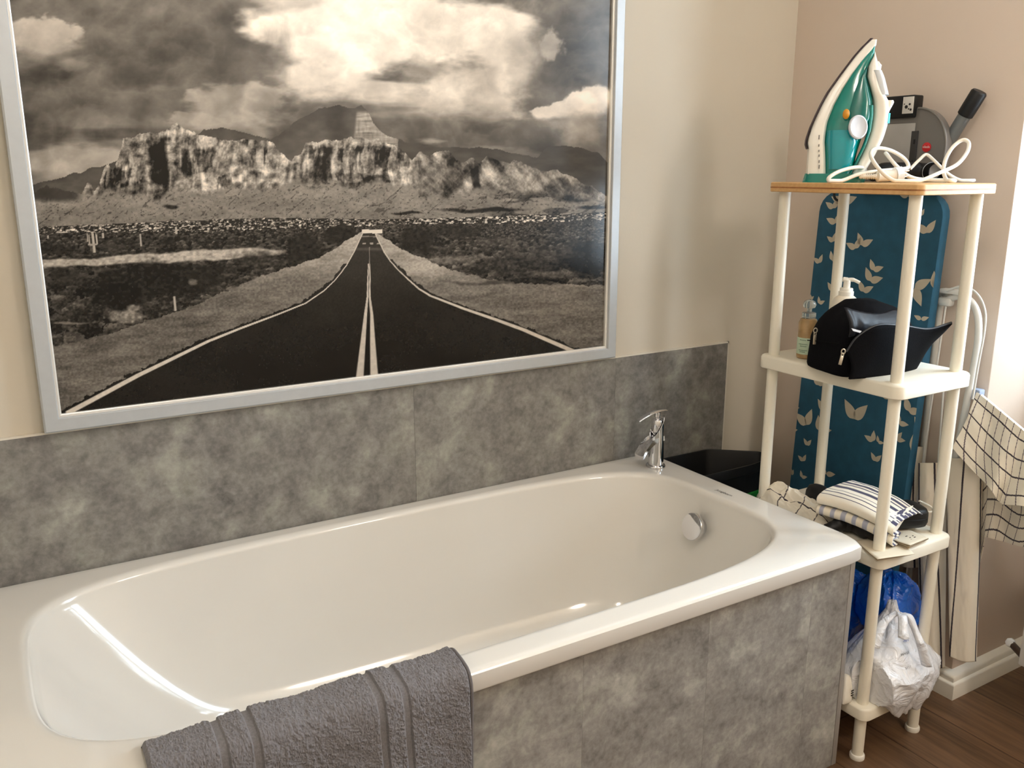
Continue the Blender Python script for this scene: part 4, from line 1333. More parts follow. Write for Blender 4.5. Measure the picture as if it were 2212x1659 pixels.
def leafp(corners, z, curl, n=12):
    U, V = uvgrid(n, n)
    cs_ = [at(px, py, 2, z) for px, py in corners]
    P = bilin(*cs_, U, V)
    P[..., 2] += curl * (U * (1 - V)) + 0.0006 * np.sin(U * 7 + V * 4)
    return P


cA = [(1845, 1168), (1893, 1213), (1974, 1197), (1928, 1158)]
for k in range(3):
    m_ = MB().grid(leafp([(x + k * 1.2, y - k * 0.3) for x, y in cA], ZL + 0.0015 + 0.0016 * k, 0.002 * k)).build('page', M_paper if k != 1 else M_paper2, bkA)
    q_ = m_.modifiers.new('t', 'SOLIDIFY'); q_.thickness = 0.0009; q_.offset = 0
bkB = thing('booklet', 'fanned-open paper booklet with small print under the black case', 'booklet', tuple(at(1955, 1165, 2, ZL + .007)))
cB_ = [(1878, 1150), (1964, 1186), (2006, 1164), (1925, 1132)]
for k in range(5):
    m_ = MB().grid(leafp([(x + (k - 2) * 0.9 * (i == 1), y - k * 0.5) for i, (x, y) in enumerate(cB_)], ZL + 0.0068 + 0.0014 * k, 0.0015 * k)).build('page', M_paper if k % 2 == 0 else M_paper2, bkB)
    q_ = m_.modifiers.new('t', 'SOLIDIFY'); q_.thickness = 0.0008; q_.offset = 0
pr_ = MB()
for px, py, l in ((1958, 1158, 6), (1966, 1161, 4), (1972, 1157, 3), (1976, 1160, 5), (1968, 1165, 4)):
    p = at(px, py, 2, ZL + 0.0160)
    pr_.box(p[0] - l * 0.0005, p[0] + l * 0.0005, p[1] - 0.001, p[1] + 0.001, ZL + 0.0152, ZL + 0.0162)
pr_.build('small_print', M_ink, bkB)

case = thing('hard_case', 'black rounded hard case at the right end of the lower shelf', 'case', (0.215, -0.70, ZL + 0.015))
U4 = np.linspace(0, 2 * pi, 49)[:-1]
cc = np.array([0.206, -0.690]); ca_ = math.radians(-22)
rg = []
for z, s in ((0.0135, 0.86), (0.016, 0.95), (0.024, 1.0), (0.036, 1.0), (0.0365, 0.985), (0.0375, 0.985), (0.038, 1.0), (0.048, 0.99), (0.056, 0.93), (0.060, 0.80), (0.061, 0.5), (0.061, 0.05)):
    q = []
    for t in U4:
        c, sn = math.cos(t), math.sin(t); r = (abs(c) ** 4 + abs(sn) ** 4) ** -0.25
        x, y = 0.062 * r * c * s, 0.042 * r * sn * s
        q.append((cc[0] + x * math.cos(ca_) - y * math.sin(ca_), cc[1] + x * math.sin(ca_) + y * math.cos(ca_), ZL + 0.003 + z))
    rg.append(q)
ck = MB().loft(rg).build('case_shell', M_black, case)
cm = MB()
for k, l in enumerate((5, 3, 4, 6, 2, 4)):
    p = np.array(at(1973 + 3.6 * k, 1103 + 1.4 * k, 2, ZL + 0.0646))
    cm.box(p[0] - 0.0011, p[0] + 0.0011, p[1] - l * 0.0006, p[1] + l * 0.0006, ZL + 0.0640, ZL + 0.0648)
cm.build('case_print', mat('dull_print', (120, 120, 124), 0.5), case)

dr = thing('hair_dryer', 'black hair dryer under the folded striped towel on the lower shelf', 'hair dryer', tuple(at(1835, 1140, 2, ZL)))
d0 = at(1815, 1118, 2, ZL + 0.036); d1 = at(1850, 1122, 2, ZL + 0.033); d2 = at(1882, 1140, 2, ZL + 0.030); d3 = at(1900, 1148, 2, ZL + 0.028)
MB().tube(spline([d0, d0 * .5 + d1 * .5, d1, d2, d3], 6), [0.012, 0.024, 0.03, 0.0325, 0.033, 0.033] + [0.032] * 12 + [0.026] * 6 + [0.024], 24).build('barrel', M_black, dr)
e0 = at(1822, 1128, 2, ZL + 0.03); e1 = at(1802, 1138, 2, ZL + 0.022); e2 = at(1786, 1144, 2, ZL + 0.017)
MB().tube(spline([e0, e1, e2], 8), [0.017] * 6 + [0.015] * 6 + [0.0135] * 5, 18).build('handle', M_black, dr)

cse2 = thing('pouch', 'small black pouch standing between crumpled check cloth and folded striped towel', 'pouch', tuple(at(1765, 1085, 2, ZL)))
pc2 = at(1768, 1082, 2, ZL + 0.04)
rg = []
for z, s in ((0.001, 0.9), (0.004, 1.0), (0.03, 1.02), (0.06, 0.95), (0.075, 0.75), (0.081, 0.4), (0.082, 0.04)):
    rg.append([(pc2[0] + 0.02 * s * math.cos(t), pc2[1] + 0.04 * s * math.sin(t), ZL + z) for t in np.linspace(0, 2 * pi, 29)[:-1]])
MB().loft(rg).build('pouch_body', M_black, cse2)

# crumpled check cloth at the left
ck_ = thing('kitchen_towel', 'crumpled cream check kitchen towel at the left end of the lower shelf', 'towel', tuple(at(1735, 1095, 2, ZL)))
U, V = uvgrid(200, 180)
q0, q1, q2, q3 = [np.array([x, y, ZL + 0.004]) for x, y in ((0.034, -0.385), (0.120, -0.385), (0.120, -0.600), (0.034, -0.610))]
P = bilin(q0, q1, q2, q3, U, V)
hgt = 0.062 * np.sin(pi * np.clip(U, 0, 1)) ** 0.6 * np.sin(pi * V) ** 0.5 * (0.55 + 0.45 * (1 - V))
hgt = hgt * (0.45 + 1.0 * ridge(U * 2.2 + V * 1.3, V * 2.6 - U, 3, 421)) + 0.004 * ridge(U * 6, V * 6, 2, 425)
P[..., 2] += hgt
P[..., 0] += 0.012 * (fbm(U * 3, V * 4, 3, 431) - .5); P[..., 1] += 0.02 * (fbm(U * 3 + 7, V * 3, 3, 433) - .5)
P[..., 0] = np.maximum(P[..., 0], 0.032)
wu = U + 0.15 * (fbm(U * 3, V * 3, 2, 440) - .5); wv = V + 0.15 * (fbm(U * 3, V * 3, 2, 441) - .5)
col = stripes(wv * 0.24, [(k * 0.060 + 0.02, 0.0016, DARKST) for k in range(4)])
m_ = (np.abs((wu * 0.12) % 0.06 - 0.03) < 0.0013)[..., None]
col = np.where(m_, DARKST, col)
cloth(P, 'towel_cloth', col, ck_)

# folded striped towel
fs = thing('kitchen_towel', 'folded cream kitchen towel with navy stripes on top of the lower shelf pile', 'towel', tuple(at(1890, 1085, 2, ZL + .07)))
zt = ZL + 0.094
A = at(1768, 1066, 2, zt); B = at(1850, 1034, 2, zt); C = at(1996, 1085, 2, zt - 0.012); D = at(1935, 1118, 2, zt - 0.012)
wv_ = B - A; lv_ = D - A
W_ = np.linalg.norm(wv_); L_ = np.linalg.norm(lv_)
nl, nw = 110, 260


def foldprof(s):
    """unit cross-section of the folded towel: top layer, rounded front edge, rolled inner layers; s 0..1 -> (across 0..1, height)"""
    pts = [(1.02, -0.014), (0.9, -0.002), (0.7, 0.001), (0.45, 0.002), (0.2, 0.002), (0.06, -0.001), (-0.015, -0.005), (-0.032, -0.010), (-0.015, -0.0155), (0.06, -0.0175), (0.22, -0.0178), (0.24, -0.020),
           (0.20, -0.0215), (0.06, -0.0210), (0.00, -0.0225), (-0.022, -0.028), (-0.005, -0.034), (0.08, -0.0365), (0.25, -0.037), (0.35, -0.036)]
    sp = spline([(a, h, 0) for a, h in pts], 6)
    return np.stack([np.interp(s, np.linspace(0, 1, len(sp)), sp[:, 0]), np.interp(s, np.linspace(0, 1, len(sp)), sp[:, 1])], -1)


U, V = uvgrid(nl, nw)
fp = foldprof(V)
Wd = (B - A)[None, None] * (1 - U[..., None]) + (C - D)[None, None] * U[..., None]
P = A + lv_ * U[..., None] + Wd * fp[..., 0:1]
P[..., 2] = A[2] + (D[2] - A[2]) * U + fp[..., 1] * 1.45 - 0.020 * U ** 2.5 + 0.006 * np.sin(pi * U) + 0.004 * (fbm(U * 4, V * 5, 3, 451) - .5)
ac = fp[..., 0] * 0.17
lines = [(0.160, 0.004, NAVY), (0.139, 0.004, NAVY), (0.117, 0.0065, NAVY), (0.096, 0.003, NAVY), (0.070, 0.009, NAVY), (0.042, 0.0016, NAVY), (0.026, 0.0016, NAVY), (0.010, 0.0012, NAVY)]
col = stripes(ac, lines)
bk_ = (V > 0.50)[..., None]
col = np.where(bk_, np.where((np.abs((U * 7) % 1 - 0.5) < 0.2)[..., None] & (V > 0.55)[..., None], GREYB, CREAM), col)
endb = (U > 0.93)[..., None]
col = np.where(endb & (np.abs((ac * 40) % 1 - .5) < .25)[..., None], NAVY, np.where(endb & (U < 0.96)[..., None], CREAM * 0.9, col))
cloth(P, 'towel_fold', col, fs, 0.003)
# hanging corner of the towel
U, V = uvgrid(26, 26)
f0 = at(1802, 1092, 2, zt - 0.045); f1 = at(1884, 1142, 2, zt - 0.055); f2 = at(1900, 1118, 2, zt - 0.035); f3 = at(1850, 1085, 2, zt - 0.034)
P = bilin(f0, f1, f2, f3, U, V); P[..., 2] += 0.006 * np.sin(pi * U) + 0.003 * (fbm(U * 4, V * 4, 2, 455) - .5)
col = np.tile(CREAM, U.shape + (1,)); col = np.where(((U > 0.15) & (U < 0.5))[..., None], GREYB, col)
cloth(P, 'towel_corner', col, fs, 0.003)
g0 = at(1905, 1110, 1, -0.7305); g1 = at(1972, 1092, 1, -0.728); g2 = at(1932, 1152, 1, -0.752); g3 = at(1912, 1140, 1, -0.748)
P = bilin(g0, g1, g2, g3, U, V); P[..., 1] -= 0.006 * np.sin(pi * U)
q = (P[..., 0] * 30 - P[..., 2] * 34)
col = np.where((((U + V * .2) > 0.45) & ((U + V * .2) < 0.7))[..., None], NAVY, CREAM + 0 * P)
cloth(P, 'towel_corner', col, fs, 0.003)
lp_ = spline([at(1985, 1082, 1, -0.70), at(1998, 1088, 1, -0.705), at(2012, 1096, 1, -0.71), at(2014, 1104, 1, -0.712), at(2006, 1106, 1, -0.71), at(1992, 1098, 1, -0.705)], 8)
MB().tube(lp_, 0.0024, 8).build('hanging_loop', mat('loop_cotton', (226, 220, 206), 0.8), fs)

# ------------------------------------------------------------------ bottom shelf: carrier bags, small box
ZB = ZS[0][1]


def film(name, col, rough, trans, alpha=1.0):
    m = mat(name, col, rough, noise=0.10, nscale=9, spec=0.6, coat=0.3)
    nt = m.node_tree; b = nt.nodes['Principled BSDF']
    b.inputs['Subsurface Weight'].default_value = 0.25
    b.inputs['Subsurface Radius'].default_value = (0.03, 0.03, 0.03)
    b.inputs['Subsurface Scale'].default_value = 0.3
    tc = nt.nodes.new('ShaderNodeTexCoord')
    n2 = nt.nodes.new('ShaderNodeTexNoise'); n2.inputs['Scale'].default_value = 22; n2.inputs['Detail'].default_value = 3; n2.inputs['Distortion'].default_value = 1.5
    bp = nt.nodes.new('ShaderNodeBump'); bp.inputs['Strength'].default_value = 0.55; bp.inputs['Distance'].default_value = 0.02
    nt.links.new(tc.outputs['Object'], n2.inputs['Vector']); nt.links.new(n2.outputs['Fac'], bp.inputs['Height']); nt.links.new(bp.outputs['Normal'], b.inputs['Normal'])
    return m


M_bluef = film('blue_film', (14, 98, 205), 0.22, 0.2)
M_whitef = film('white_film', (232, 234, 240), 0.25, 0.2)


def crumple(center, radii, seed, amp, zmin, nu=110, nv=64, shape=None, px=2.3):
    P = np.zeros((nu, nv, 3))
    for i in range(nu):
        for j in range(nv):
            pass
    U, V = np.meshgrid(np.linspace(0, 2 * pi, nu), np.linspace(0.02, pi - 0.02, nv), indexing='ij')
    d = np.stack([np.cos(U) * np.sin(V), np.sin(U) * np.sin(V), np.cos(V)], -1)
    ex = px
    r = (np.abs(d[..., 0]) ** ex + np.abs(d[..., 1]) ** ex + np.abs(d[..., 2]) ** ex) ** (-1 / ex)
    a = np.cos(U); s = np.sin(U)
    n = ridge(a * 1.6 + 4, s * 1.6 + V * 1.5 + 4, 4, seed) - 0.5
    n2_ = ridge(a * 3.4 + V * 2.0 + 9, s * 3.4 + 2 + V, 3, seed + 20) - 0.5
    k = r * (1 + amp * n + amp * 0.45 * n2_)
    P = np.array(center) + d * k[..., None] * np.array(radii)
    if shape: P = shape(P)
    P[..., 2] = np.maximum(P[..., 2], zmin)
    P[-1] = P[0]
    return P


blu = thing('plastic_bag', 'crumpled blue plastic bag behind the white carrier bag on the bottom shelf', 'bag', (0.17, -0.55, ZB))
def shp(P):
    P[..., 0] = np.clip(P[..., 0], 0.036, 0.33); P[..., 1] = np.minimum(P[..., 1], -0.42)
    return P
P1 = crumple((0.168, -0.520, ZB + 0.115), (0.130, 0.094, 0.115), 501, 0.30, ZB + 0.001, shape=shp)
MB().grid(P1).build('bag_lower', M_bluef, blu)
ub = atd(1920, 1312, 2.235)
P2 = crumple(ub, (0.078, 0.072, 0.088), 531, 0.34, ZB + 0.12)
P2[..., 1] = np.maximum(P2[..., 1], -0.716 + 0.25 * (P2[..., 1] + 0.716) * 0.2)
MB().grid(P2).build('bag_upper', M_bluef, blu)

wb = thing('carrier_bag', 'stuffed white plastic carrier bag with handles bulging over the bottom shelf', 'bag', (0.17, -0.70, ZB))


def shp2(P):
    over = np.clip(-0.782 - P[..., 1], 0, 0.02) / 0.02
    tx_ = np.clip((P[..., 0] - 0.085) / 0.04, 0, 1)
    low = np.clip((ZB + 0.04 - P[..., 2]) / 0.04, 0, 1)
    P[..., 2] -= 0.034 * over * tx_ * low
    zfl = np.where((P[..., 1] > -0.779), ZB + 0.001, ZB - 0.035)
    P[..., 2] = np.maximum(P[..., 2], zfl)
    # drawn up into a peak where the handles meet
    t = np.clip((P[..., 2] - (ZB + 0.075)) / 0.10, 0, 1)
    P[..., 2] += 0.022 * t ** 2.2
    k = 1 - 0.86 * t ** 1.25
    P[..., 0] = 0.182 + (P[..., 0] - 0.182) * k
    P[..., 1] = -0.715 + (P[..., 1] + 0.715) * (1 - 0.8 * t)
    # keep clear of the front posts
    P[..., 0] = np.where(P[..., 1] < -0.733, np.maximum(P[..., 0], 0.0735), P[..., 0])
    P[..., 0] = np.where((P[..., 1] < -0.733) & (P[..., 1] > -0.766), np.minimum(P[..., 0], 0.2555), P[..., 0])
    return P


Pw = crumple((0.160, -0.735, ZB + 0.088), (0.122, 0.092, 0.104), 561, 0.20, -1, shape=shp2, px=2.8)
wbody = MB().grid(Pw).build('bag_body', M_whitef, wb)


def strap(pts, w, name):
    sp = spline(pts, 8); q = []
    for i, p in enumerate(sp):
        ww = w * (0.7 + 0.3 * abs(2 * i / (len(sp) - 1) - 1))
        q.append([p + ER * s * ww + EN * 0.003 * math.cos(s * 2.5) for s in np.linspace(-1, 1, 7)])
    o = MB().grid(np.array(q)).build(name, M_whitef, wb)
    m_ = o.modifiers.new('t', 'SOLIDIFY'); m_.thickness = 0.0015


dd_ = 2.06
strap([atd(1888, 1400, dd_), atd(1905, 1352, dd_ + .01), atd(1928, 1330, dd_ + .02), atd(1944, 1323, dd_ + .02), atd(1950, 1335, dd_), atd(1952, 1380, dd_ - .02)], 0.012, 'handle')
strap([atd(1944, 1322, dd_ + .02), atd(1962, 1330, dd_ + .01), atd(1976, 1360, dd_), atd(1990, 1395, dd_ - .01), atd(2002, 1440, dd_)], 0.012, 'handle')
for s_, px_, py_, w_, m_ in (('STARK', 1967, 1425, 0.020, M_ink), ('Uhr', 1966, 1402, 0.012, mat('blue_print', (40, 80, 170), 0.4)), ('1115', 1971, 1452, 0.012, M_ink)):
    o_ = atd(px_, py_, 2.02)
    text_mb(s_, o_, -ER * 0.97 - np.array([0, 0, 0.2]), np.array([0, 0, -0.97]) + ER * 0.2, 0.01, width=w_, target=wbody, direction=FW + RT * 0.4).build('printing', m_, wb)

bxs = thing('plastic_box', 'small white plastic container at the left front of the bottom shelf', 'container', (0.02, -0.72, ZB))
rg = []
for z, s in ((0.0004, 0.92), (0.003, 1.0), (0.02, 1.0), (0.05, 0.86), (0.062, 0.72), (0.067, 0.5), (0.068, 0.1)):
    rg.append([(0.034 + x * s, -0.715 + y * s, ZB + z) for x, y in rrect2(-0.028, 0.005, -0.02, 0.03, 0.006)])
bb_ = MB().loft(rg).build('container_body', M_white, bxs)
mk = MB()
for z in (0.018, 0.024, 0.030):
    mk.box(0.0300, 0.0385, -0.7357, -0.7349, ZB + z, ZB + z + 0.003)
mk.build('container_print', M_ink, bxs)
# ------------------------------------------------------------------ black bin behind the bathtub end
binp = [(0.022, -0.026), (0.215, -0.026), (0.335, -0.128), (0.325, -0.185), (0.22, -0.205), (0.022, -0.205)]
bin_ = thing('waste_bin', 'open black plastic bin with green band in the corner behind the bathtub', 'bin', (0.16, -0.11, 0))


def inset(poly, d):
    c = np.mean(poly, 0); return [tuple(np.array(p) + (c - np.array(p)) / np.linalg.norm(c - np.array(p)) * d) for p in poly]


def smooth_poly(poly):
    sp = []
    n = len(poly)
    for i in range(n):
        p0, p1, p2 = [np.array(poly[(i + k - 1) % n]) for k in range(3)]
        a = p1 + (p0 - p1) / np.linalg.norm(p0 - p1) * 0.018; c = p1 + (p2 - p1) / np.linalg.norm(p2 - p1) * 0.018
        for t in np.linspace(0, 1, 6):
            sp.append(a * (1 - t) ** 2 + 2 * p1 * t * (1 - t) + c * t * t)
    return sp


ZTOP = 0.558
bp0 = smooth_poly(binp)
rg = [[(*p, z) for p in inset(bp0, d)] for d, z in ((0.02, 0.002), (0.018, 0.006), (0.004, ZTOP - 0.03), (0.001, ZTOP - 0.028), (0.0, ZTOP - 0.004), (0.001, ZTOP), (0.005, ZTOP), (0.007, ZTOP - 0.004), (0.022, 0.012))]
MB().loft(rg, cap=(True, True)).build('bin_body', mat('bin_black', (12, 12, 13), 0.5, noise=0.1), bin_)
rg = [[(*p, z) for p in inset(bp0, d)] for d, z in ((0.0070, 0.415), (0.0035, 0.418), (0.0025, 0.468), (0.0060, 0.471))]
MB().loft(rg, cap=(False, False)).build('green_band', mat('green_plastic', (24, 120, 44), 0.45), bin_)

# ------------------------------------------------------------------ drying rack
rk = thing('drying_rack', 'folded white clothes drying rack with thin wires standing beside the ironing board', 'drying rack', (0.46, -0.63, 0))
M_rack = mat('rack_white', (226, 226, 222), 0.4, noise=0.01)
RXk = 0.466
t1 = spline([at(2040, 650, 0, RXk), at(2072, 640, 0, RXk), at(2098, 652, 0, RXk), at(2112, 682, 0, RXk), at(2113, 730, 0, RXk), at(2104, 790, 0, RXk), at(2092, 850, 0, RXk)], 8)
end = at(2092, 850, 0, RXk); dirn = np.array([0, end[1] - at(2104, 790, 0, RXk)[1], end[2] - at(2104, 790, 0, RXk)[2]]); dirn /= abs(dirn[2])
t1 = np.vstack([t1, [end + dirn * (end[2] - 0.01)]])
MB().tube(t1, 0.0085, 14).build('frame_tube', M_rack, rk)
ly = -0.555
MB().tube(spline([(0.484, ly, 0.01), (0.484, ly, 0.5), (0.484, ly, 1.02), (0.484, ly - 0.012, 1.075), (0.484, ly - 0.045, 1.09), (0.482, -0.63, 1.09)], 8), 0.0085, 14).build('frame_tube', M_rack, rk)
w1 = spline([at(2045, 628, 0, 0.448), at(2080, 618, 0, 0.448), at(2110, 634, 0, 0.448), at(2127, 668, 0, 0.448), at(2127, 712, 0, 0.448), at(2113, 790, 0, 0.448), at(2101, 862, 0, 0.448)], 8)
MB().tube(w1, 0.0028, 8).build('wire', M_rack, rk)
for (a, b_, X_) in (((2043, 662), (1984, 1065), 0.452), ((2012, 700), (1962, 1065), 0.456), ((2040, 820), (2022, 1060), 0.450), ((2062, 850), (2005, 1180), 0.452)):
    p0 = at(*a, 0, X_); p1 = at(*b_, 0, X_)
    d = (p1 - p0); d /= abs(d[2])
    MB().tube([p0, p1, p1 + d * (p1[2] - 0.09)], 0.0024, 8).build('wire', M_rack, rk)
hy = at(2045, 628, 0, RXk)
MB().box(0.452, 0.478, hy[1] - 0.045, hy[1] + 0.012, hy[2] - 0.006, hy[2] + 0.006, 0.003).build('hinge', M_rack, rk)
h2_ = at(2040, 651, 0, RXk)
MB().box(0.454, 0.478, h2_[1] - 0.022, h2_[1] + 0.012, h2_[2] - 0.011, h2_[2] + 0.011, 0.006).build('hinge', M_rack, rk)
# side arm that carries the check towel
a0 = at(2112, 850, 0, 0.478); a1 = at(2250, 965, 0, 0.445)
a0 = np.array(a0)
MB().tube([a0, a1], 0.006, 10).build('side_arm', M_rack, rk)
jc_ = a0.copy()
MB().box(jc_[0] - 0.012, jc_[0] + 0.012, jc_[1] - 0.012, jc_[1] + 0.022, jc_[2] - 0.016, jc_[2] + 0.012, 0.004).build('arm_joint', mat('joint_bluegrey', (150, 162, 184), 0.4), rk)

# ------------------------------------------------------------------ hanging towels
chk = thing('check_towel', 'cream check kitchen towel draped over the drying rack arm near the window', 'towel', tuple(a0))
ad = (a1 - a0)
U, V = uvgrid(260, 240)
# lower outline of the front sheet in photo coordinates (left hem to right)
lowx = np.interp(U, [0, 0.12, 0.3, 0.5, 0.7, 0.85, 1], [2062, 2098, 2128, 2150, 2172, 2205, 2250])
lowy = np.interp(U, [0, 0.12, 0.3, 0.5, 0.7, 0.85, 1], [968, 1012, 1048, 1078, 1090, 1092, 1100])
topx = 2110 + (2250 - 2110) * U; topy = 846 + (962 - 846) * U
PX_ = topx * (1 - V) + lowx * V; PY_ = topy * (1 - V) + lowy * V
PX_ = PX_ + 5 * np.sin(V * 5 + U * 8) * V
x_pl = (a0[0] + ad[0] * U) - 0.012 - 0.05 * V * (1 - 0.5 * U) - 0.012 * np.sin(U * 14 + 2.2 * V) * V - 0.008 * (fbm(U * 4, V * 3, 3, 601) - .5)
P = atv(PX_, PY_, x_pl)
wu = U + 0.03 * np.sin(V * 4); wv = V + 0.02 * np.sin(U * 9)
col = np.tile(CREAM, U.shape + (1,))
for k in (0.12, 0.38, 0.62, 0.86):
    col = np.where((np.abs(wv - k - 0.02 * np.sin(U * 10)) < 0.011)[..., None], DARKST, col)
for k in (0.055, 0.165, 0.27, 0.375, 0.48, 0.585, 0.69, 0.80, 0.9):
    col = np.where((np.abs(wu - k) < 0.0045)[..., None], DARKST * 2.2, col)
cloth(P, 'towel_front', col, chk, 0.002)
# back layer, hanging lower behind
U2, V2 = uvgrid(220, 220)
lx = np.interp(U2, [0, 0.25, 0.5, 0.75, 1], [2118, 2128, 2160, 2200, 2250]); ly_ = np.interp(U2, [0, 0.25, 0.5, 0.75, 1], [1215, 1160, 1168, 1180, 1186])
tx_ = 2112 + 138 * U2; ty_ = 852 + 116 * U2
PX_ = tx_ * (1 - V2) + lx * V2; PY_ = ty_ * (1 - V2) + ly_ * V2
xb = (a0[0] + ad[0] * U2) + 0.010 + 0.012 * np.sin(U2 * 12 + 1) * V2 + 0.01 * V2
P = atv(PX_, PY_, xb)
P[..., 1] = np.minimum(P[..., 1], np.where(P[..., 0] > 0.497, YN - 0.004, 9))
col = np.tile(CREAM, U2.shape + (1,))
for k in np.arange(0.1, 1, 0.12):
    col = np.where((np.abs(V2 - k - 0.02 * np.sin(U2 * 11)) < 0.007)[..., None], DARKST, col)
for k in np.arange(0.06, 1, 0.13):
    col = np.where((np.abs(U2 + 0.05 * np.sin(V2 * 7) - k) < 0.004)[..., None], DARKST * 1.6, col)
cloth(P, 'towel_back', col, chk, 0.002)


def hang(name, label, xs_top, xs_bot, ytop, ybot, xplane, lines, seed, amp=0.012, waves=5, slope=0.0):
    t = thing(name, label, 'towel', tuple(at((xs_top[0] + xs_top[1]) / 2, ytop, 0, xplane)), 'long striped towels on the drying rack')
    U, V = uvgrid(200, 160)
    PXa = (xs_top[0] + (xs_top[1] - xs_top[0]) * U) * (1 - V) + (xs_bot[0] + (xs_bot[1] - xs_bot[0]) * U) * V
    PYa = ytop + (ybot - ytop) * V + 6 * np.sin(U * pi) * V + 10 * U * V
    xp = xplane + slope * U - 0.018 * np.sin(pi * U) ** 0.7 + amp * np.cos(U * waves * 1.0 + seed) - 0.004 * (fbm(U * 3, V * 6, 3, seed * 7) - .5)
    P = atv(PXa, PYa, xp)
    col = np.tile(CREAM, U.shape + (1,))
    for c0, c1_, w in lines:
        col = np.where((np.abs(U - (c0 + (c1_ - c0) * V + 0.02 * np.sin(V * 6 + seed))) < w)[..., None], DARKST, col)
    cloth(P, 'towel_cloth', col, t, 0.003)
    return t


hang('striped_towel', 'long narrow cream towel with thin dark stripes hanging left of a wider one', (1985, 2045), (1985, 2040), 1000, 1432, 0.430, [(0.55, 0.86, 0.035), (0.02, 0.1, 0.03)], 3, 0.006, 4, 0.028)
hang('striped_towel', 'long wide cream towel with dark stripe hanging at the wall corner under check towel', (2046, 2124), (2052, 2108), 990, 1418, 0.436, [(0.50, 0.02, 0.026), (0.94, 0.98, 0.02)], 5, 0.006, 5, 0.062)
hang('striped_towel', 'cream towel edge with one wavy dark stripe hanging behind the lower shelf', (1956, 1992), (1934, 1984), 965, 1215, 0.462, [(0.5, 0.8, 0.04)], 8, 0.006, 4)

# ------------------------------------------------------------------ grey bath towel on the rim
gt = thing('bath_towel', 'dark grey terry bath towel draped over front rim of bathtub', 'towel', (-1.26, -0.75, H))
pth = spline([(0, -0.640, 0.400), (0, -0.662, 0.480), (0, -0.683, 0.550), (0, -0.694, 0.577), (0, -0.706, 0.5885), (0, -0.725, 0.588), (0, -0.745, 0.584), (0, -0.759, 0.578), (0, -0.767, 0.560),
              (0, -0.7685, 0.530), (0, -0.766, 0.45), (0, -0.764, 0.36), (0, -0.763, 0.30)], 16)
seg = np.concatenate([[0], np.cumsum(np.linalg.norm(np.diff(pth, axis=0), axis=1))])
nn = 460
sv = np.linspace(0, seg[-1], nn)
cy = np.interp(sv, seg, pth[:, 1]); czz = np.interp(sv, seg, pth[:, 2])
ty = np.gradient(cy); tz = np.gradient(czz); ll = np.hypot(ty, tz); ny, nz = -tz / ll * -1, ty / ll * -1
# normals point out of the tub / upwards
ny, nz = np.where(True, tz / ll, ny), -ty / ll
XA, XB = -1.505, -1.012
nxs = 760
U, V = np.meshgrid(np.linspace(0, 1, nxs), np.arange(nn), indexing='ij')
xx = XA + (XB - XA) * U
hang_ = np.clip((0.56 - czz[None, :] + 0 * U) / 0.2, 0, 1) * (V > nn * 0.35)
s_ = sv[None, :] + 0 * U
bands = [at(469, 1583, 2, 0.588)[0], at(536, 1562, 2, 0.588)[0], at(793, 1473, 2, 0.588)[0], at(845, 1456, 2, 0.588)[0]]
gv = np.zeros_like(xx)
for bc in bands:
    gv = np.maximum(gv, 1 - sm(0.0045, 0.0075, np.abs(xx - bc)))
pile = (vnoise(xx * 640, s_ * 640, 701) - .5) * 0.0022 + (fbm(xx * 210, s_ * 210, 2, 705) - .5) * 0.0026 + (fbm(xx * 46, s_ * 40, 4, 709) - .5) * 0.0042
hgt = 0.0045 + (0.0042 + pile) * (1 - gv)
hgt += hang_ * (0.010 * (0.5 + 0.5 * np.sin(xx * 26 + 0.6)) + 0.006 * (fbm(xx * 14, s_ * 5, 2, 713) - .5)) + 0.002 * np.sin(xx * 31)
edge_ = np.minimum(U, 1 - U) * (XB - XA)
hgt = hgt * sm(-0.001, 0.006, edge_) + 0.0008
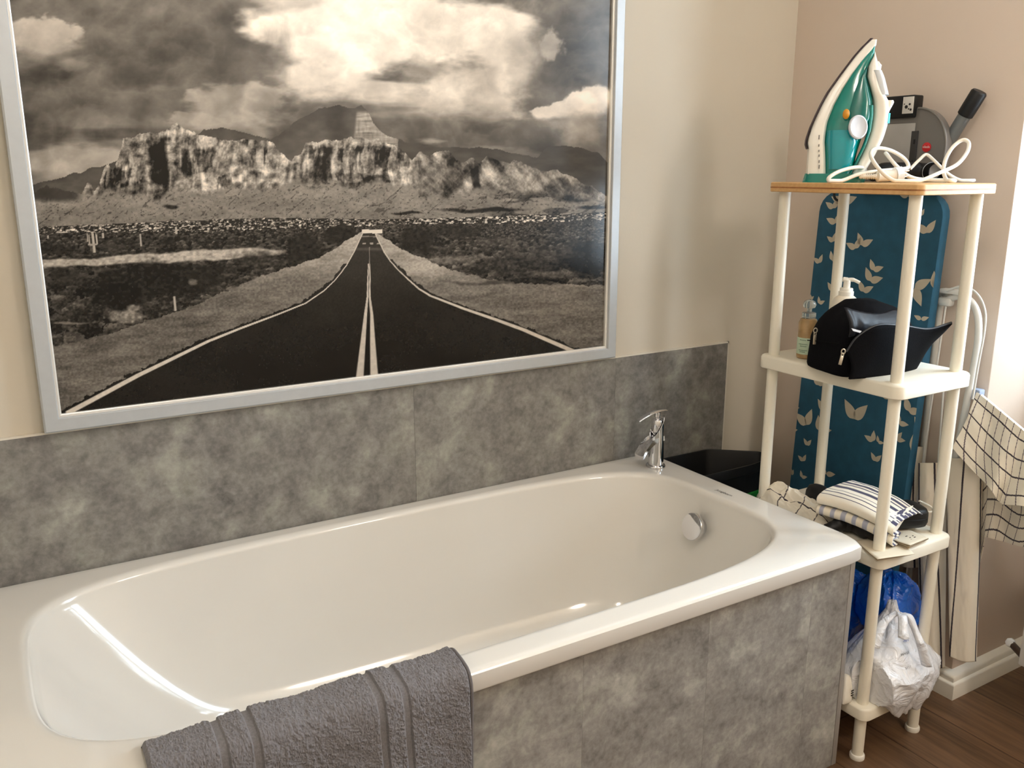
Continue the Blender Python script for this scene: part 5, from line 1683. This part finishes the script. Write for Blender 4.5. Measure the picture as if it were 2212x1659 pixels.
P = np.stack([xx + 0.006 * hang_ * np.sin(s_ * 20), cy[None, :] + ny[None, :] * hgt * -1 * -1, czz[None, :] + nz[None, :] * hgt], -1)
M_terry = mat('grey_terry', (126, 124, 128), 0.95, spec=0.1, noise=0.16, nscale=300, bump=0.5, bscale=1100, sheen=0.2)
to = MB().grid(P).build('towel_cloth', M_terry, gt)
hm = MB().tube(np.stack([np.full(nn, XB + 0.001), cy + ny * 0.004, czz + nz * 0.004], -1)[::4], 0.0035, 8)
hm.build('hem', mat('grey_hem', (104, 100, 101), 0.9, bump=0.3, bscale=500), gt)

# ------------------------------------------------------------------ radiator under the window
rd_ = thing('radiator', 'white panel radiator with thermostat valve under the window at the right edge', 'radiator', (0.89, -1.4, 0.1))
M_rad = mat('radiator_white', (238, 238, 236), 0.35, noise=0.01)
RY1 = -0.86
rc = at(2197, 1436, 1, RY1)
rx0, rz0 = rc[0], rc[2]
MB().box(rx0, rx0 + 0.075, -1.95, RY1, rz0, 0.74, 0.006).build('radiator_panel', M_rad, rd_)
fn = MB()
for k in range(22):
    y = -1.93 + k * 0.049
    fn.box(rx0 - 0.004, rx0 + 0.001, y, y + 0.022, rz0 + 0.03, 0.71, 0.002)
fn.build('front_ribs', M_rad, rd_)
MB().box(rx0 + 0.005, rx0 + 0.07, -1.94, RY1 - 0.01, 0.738, 0.748, 0.002).build('top_grille', M_rad, rd_)
for y in (-1.0, -1.8):
    MB().box(rx0 + 0.074, XN - 0.002, y - 0.015, y + 0.015, 0.3, 0.5).build('wall_bracket', M_rad, rd_)
v0 = at(2183, 1388, 1, -0.80)
va = MB().tube([(rx0 + 0.03, RY1 + 0.001, v0[2]), (v0[0], -0.80, v0[2])], 0.009, 14).build('valve_pipe', mat('dark_brass', (90, 76, 66), 0.4, metal=0.6), rd_)
MB().lathe([(0.008, -0.006), (0.012, -0.005), (0.012, 0.010), (0.009, 0.011), (0.009, 0.018), (0.004, 0.019)], v0, 8, axis=(-0.8, -0.3, 0.3)).build('valve_knob', M_rad, va)
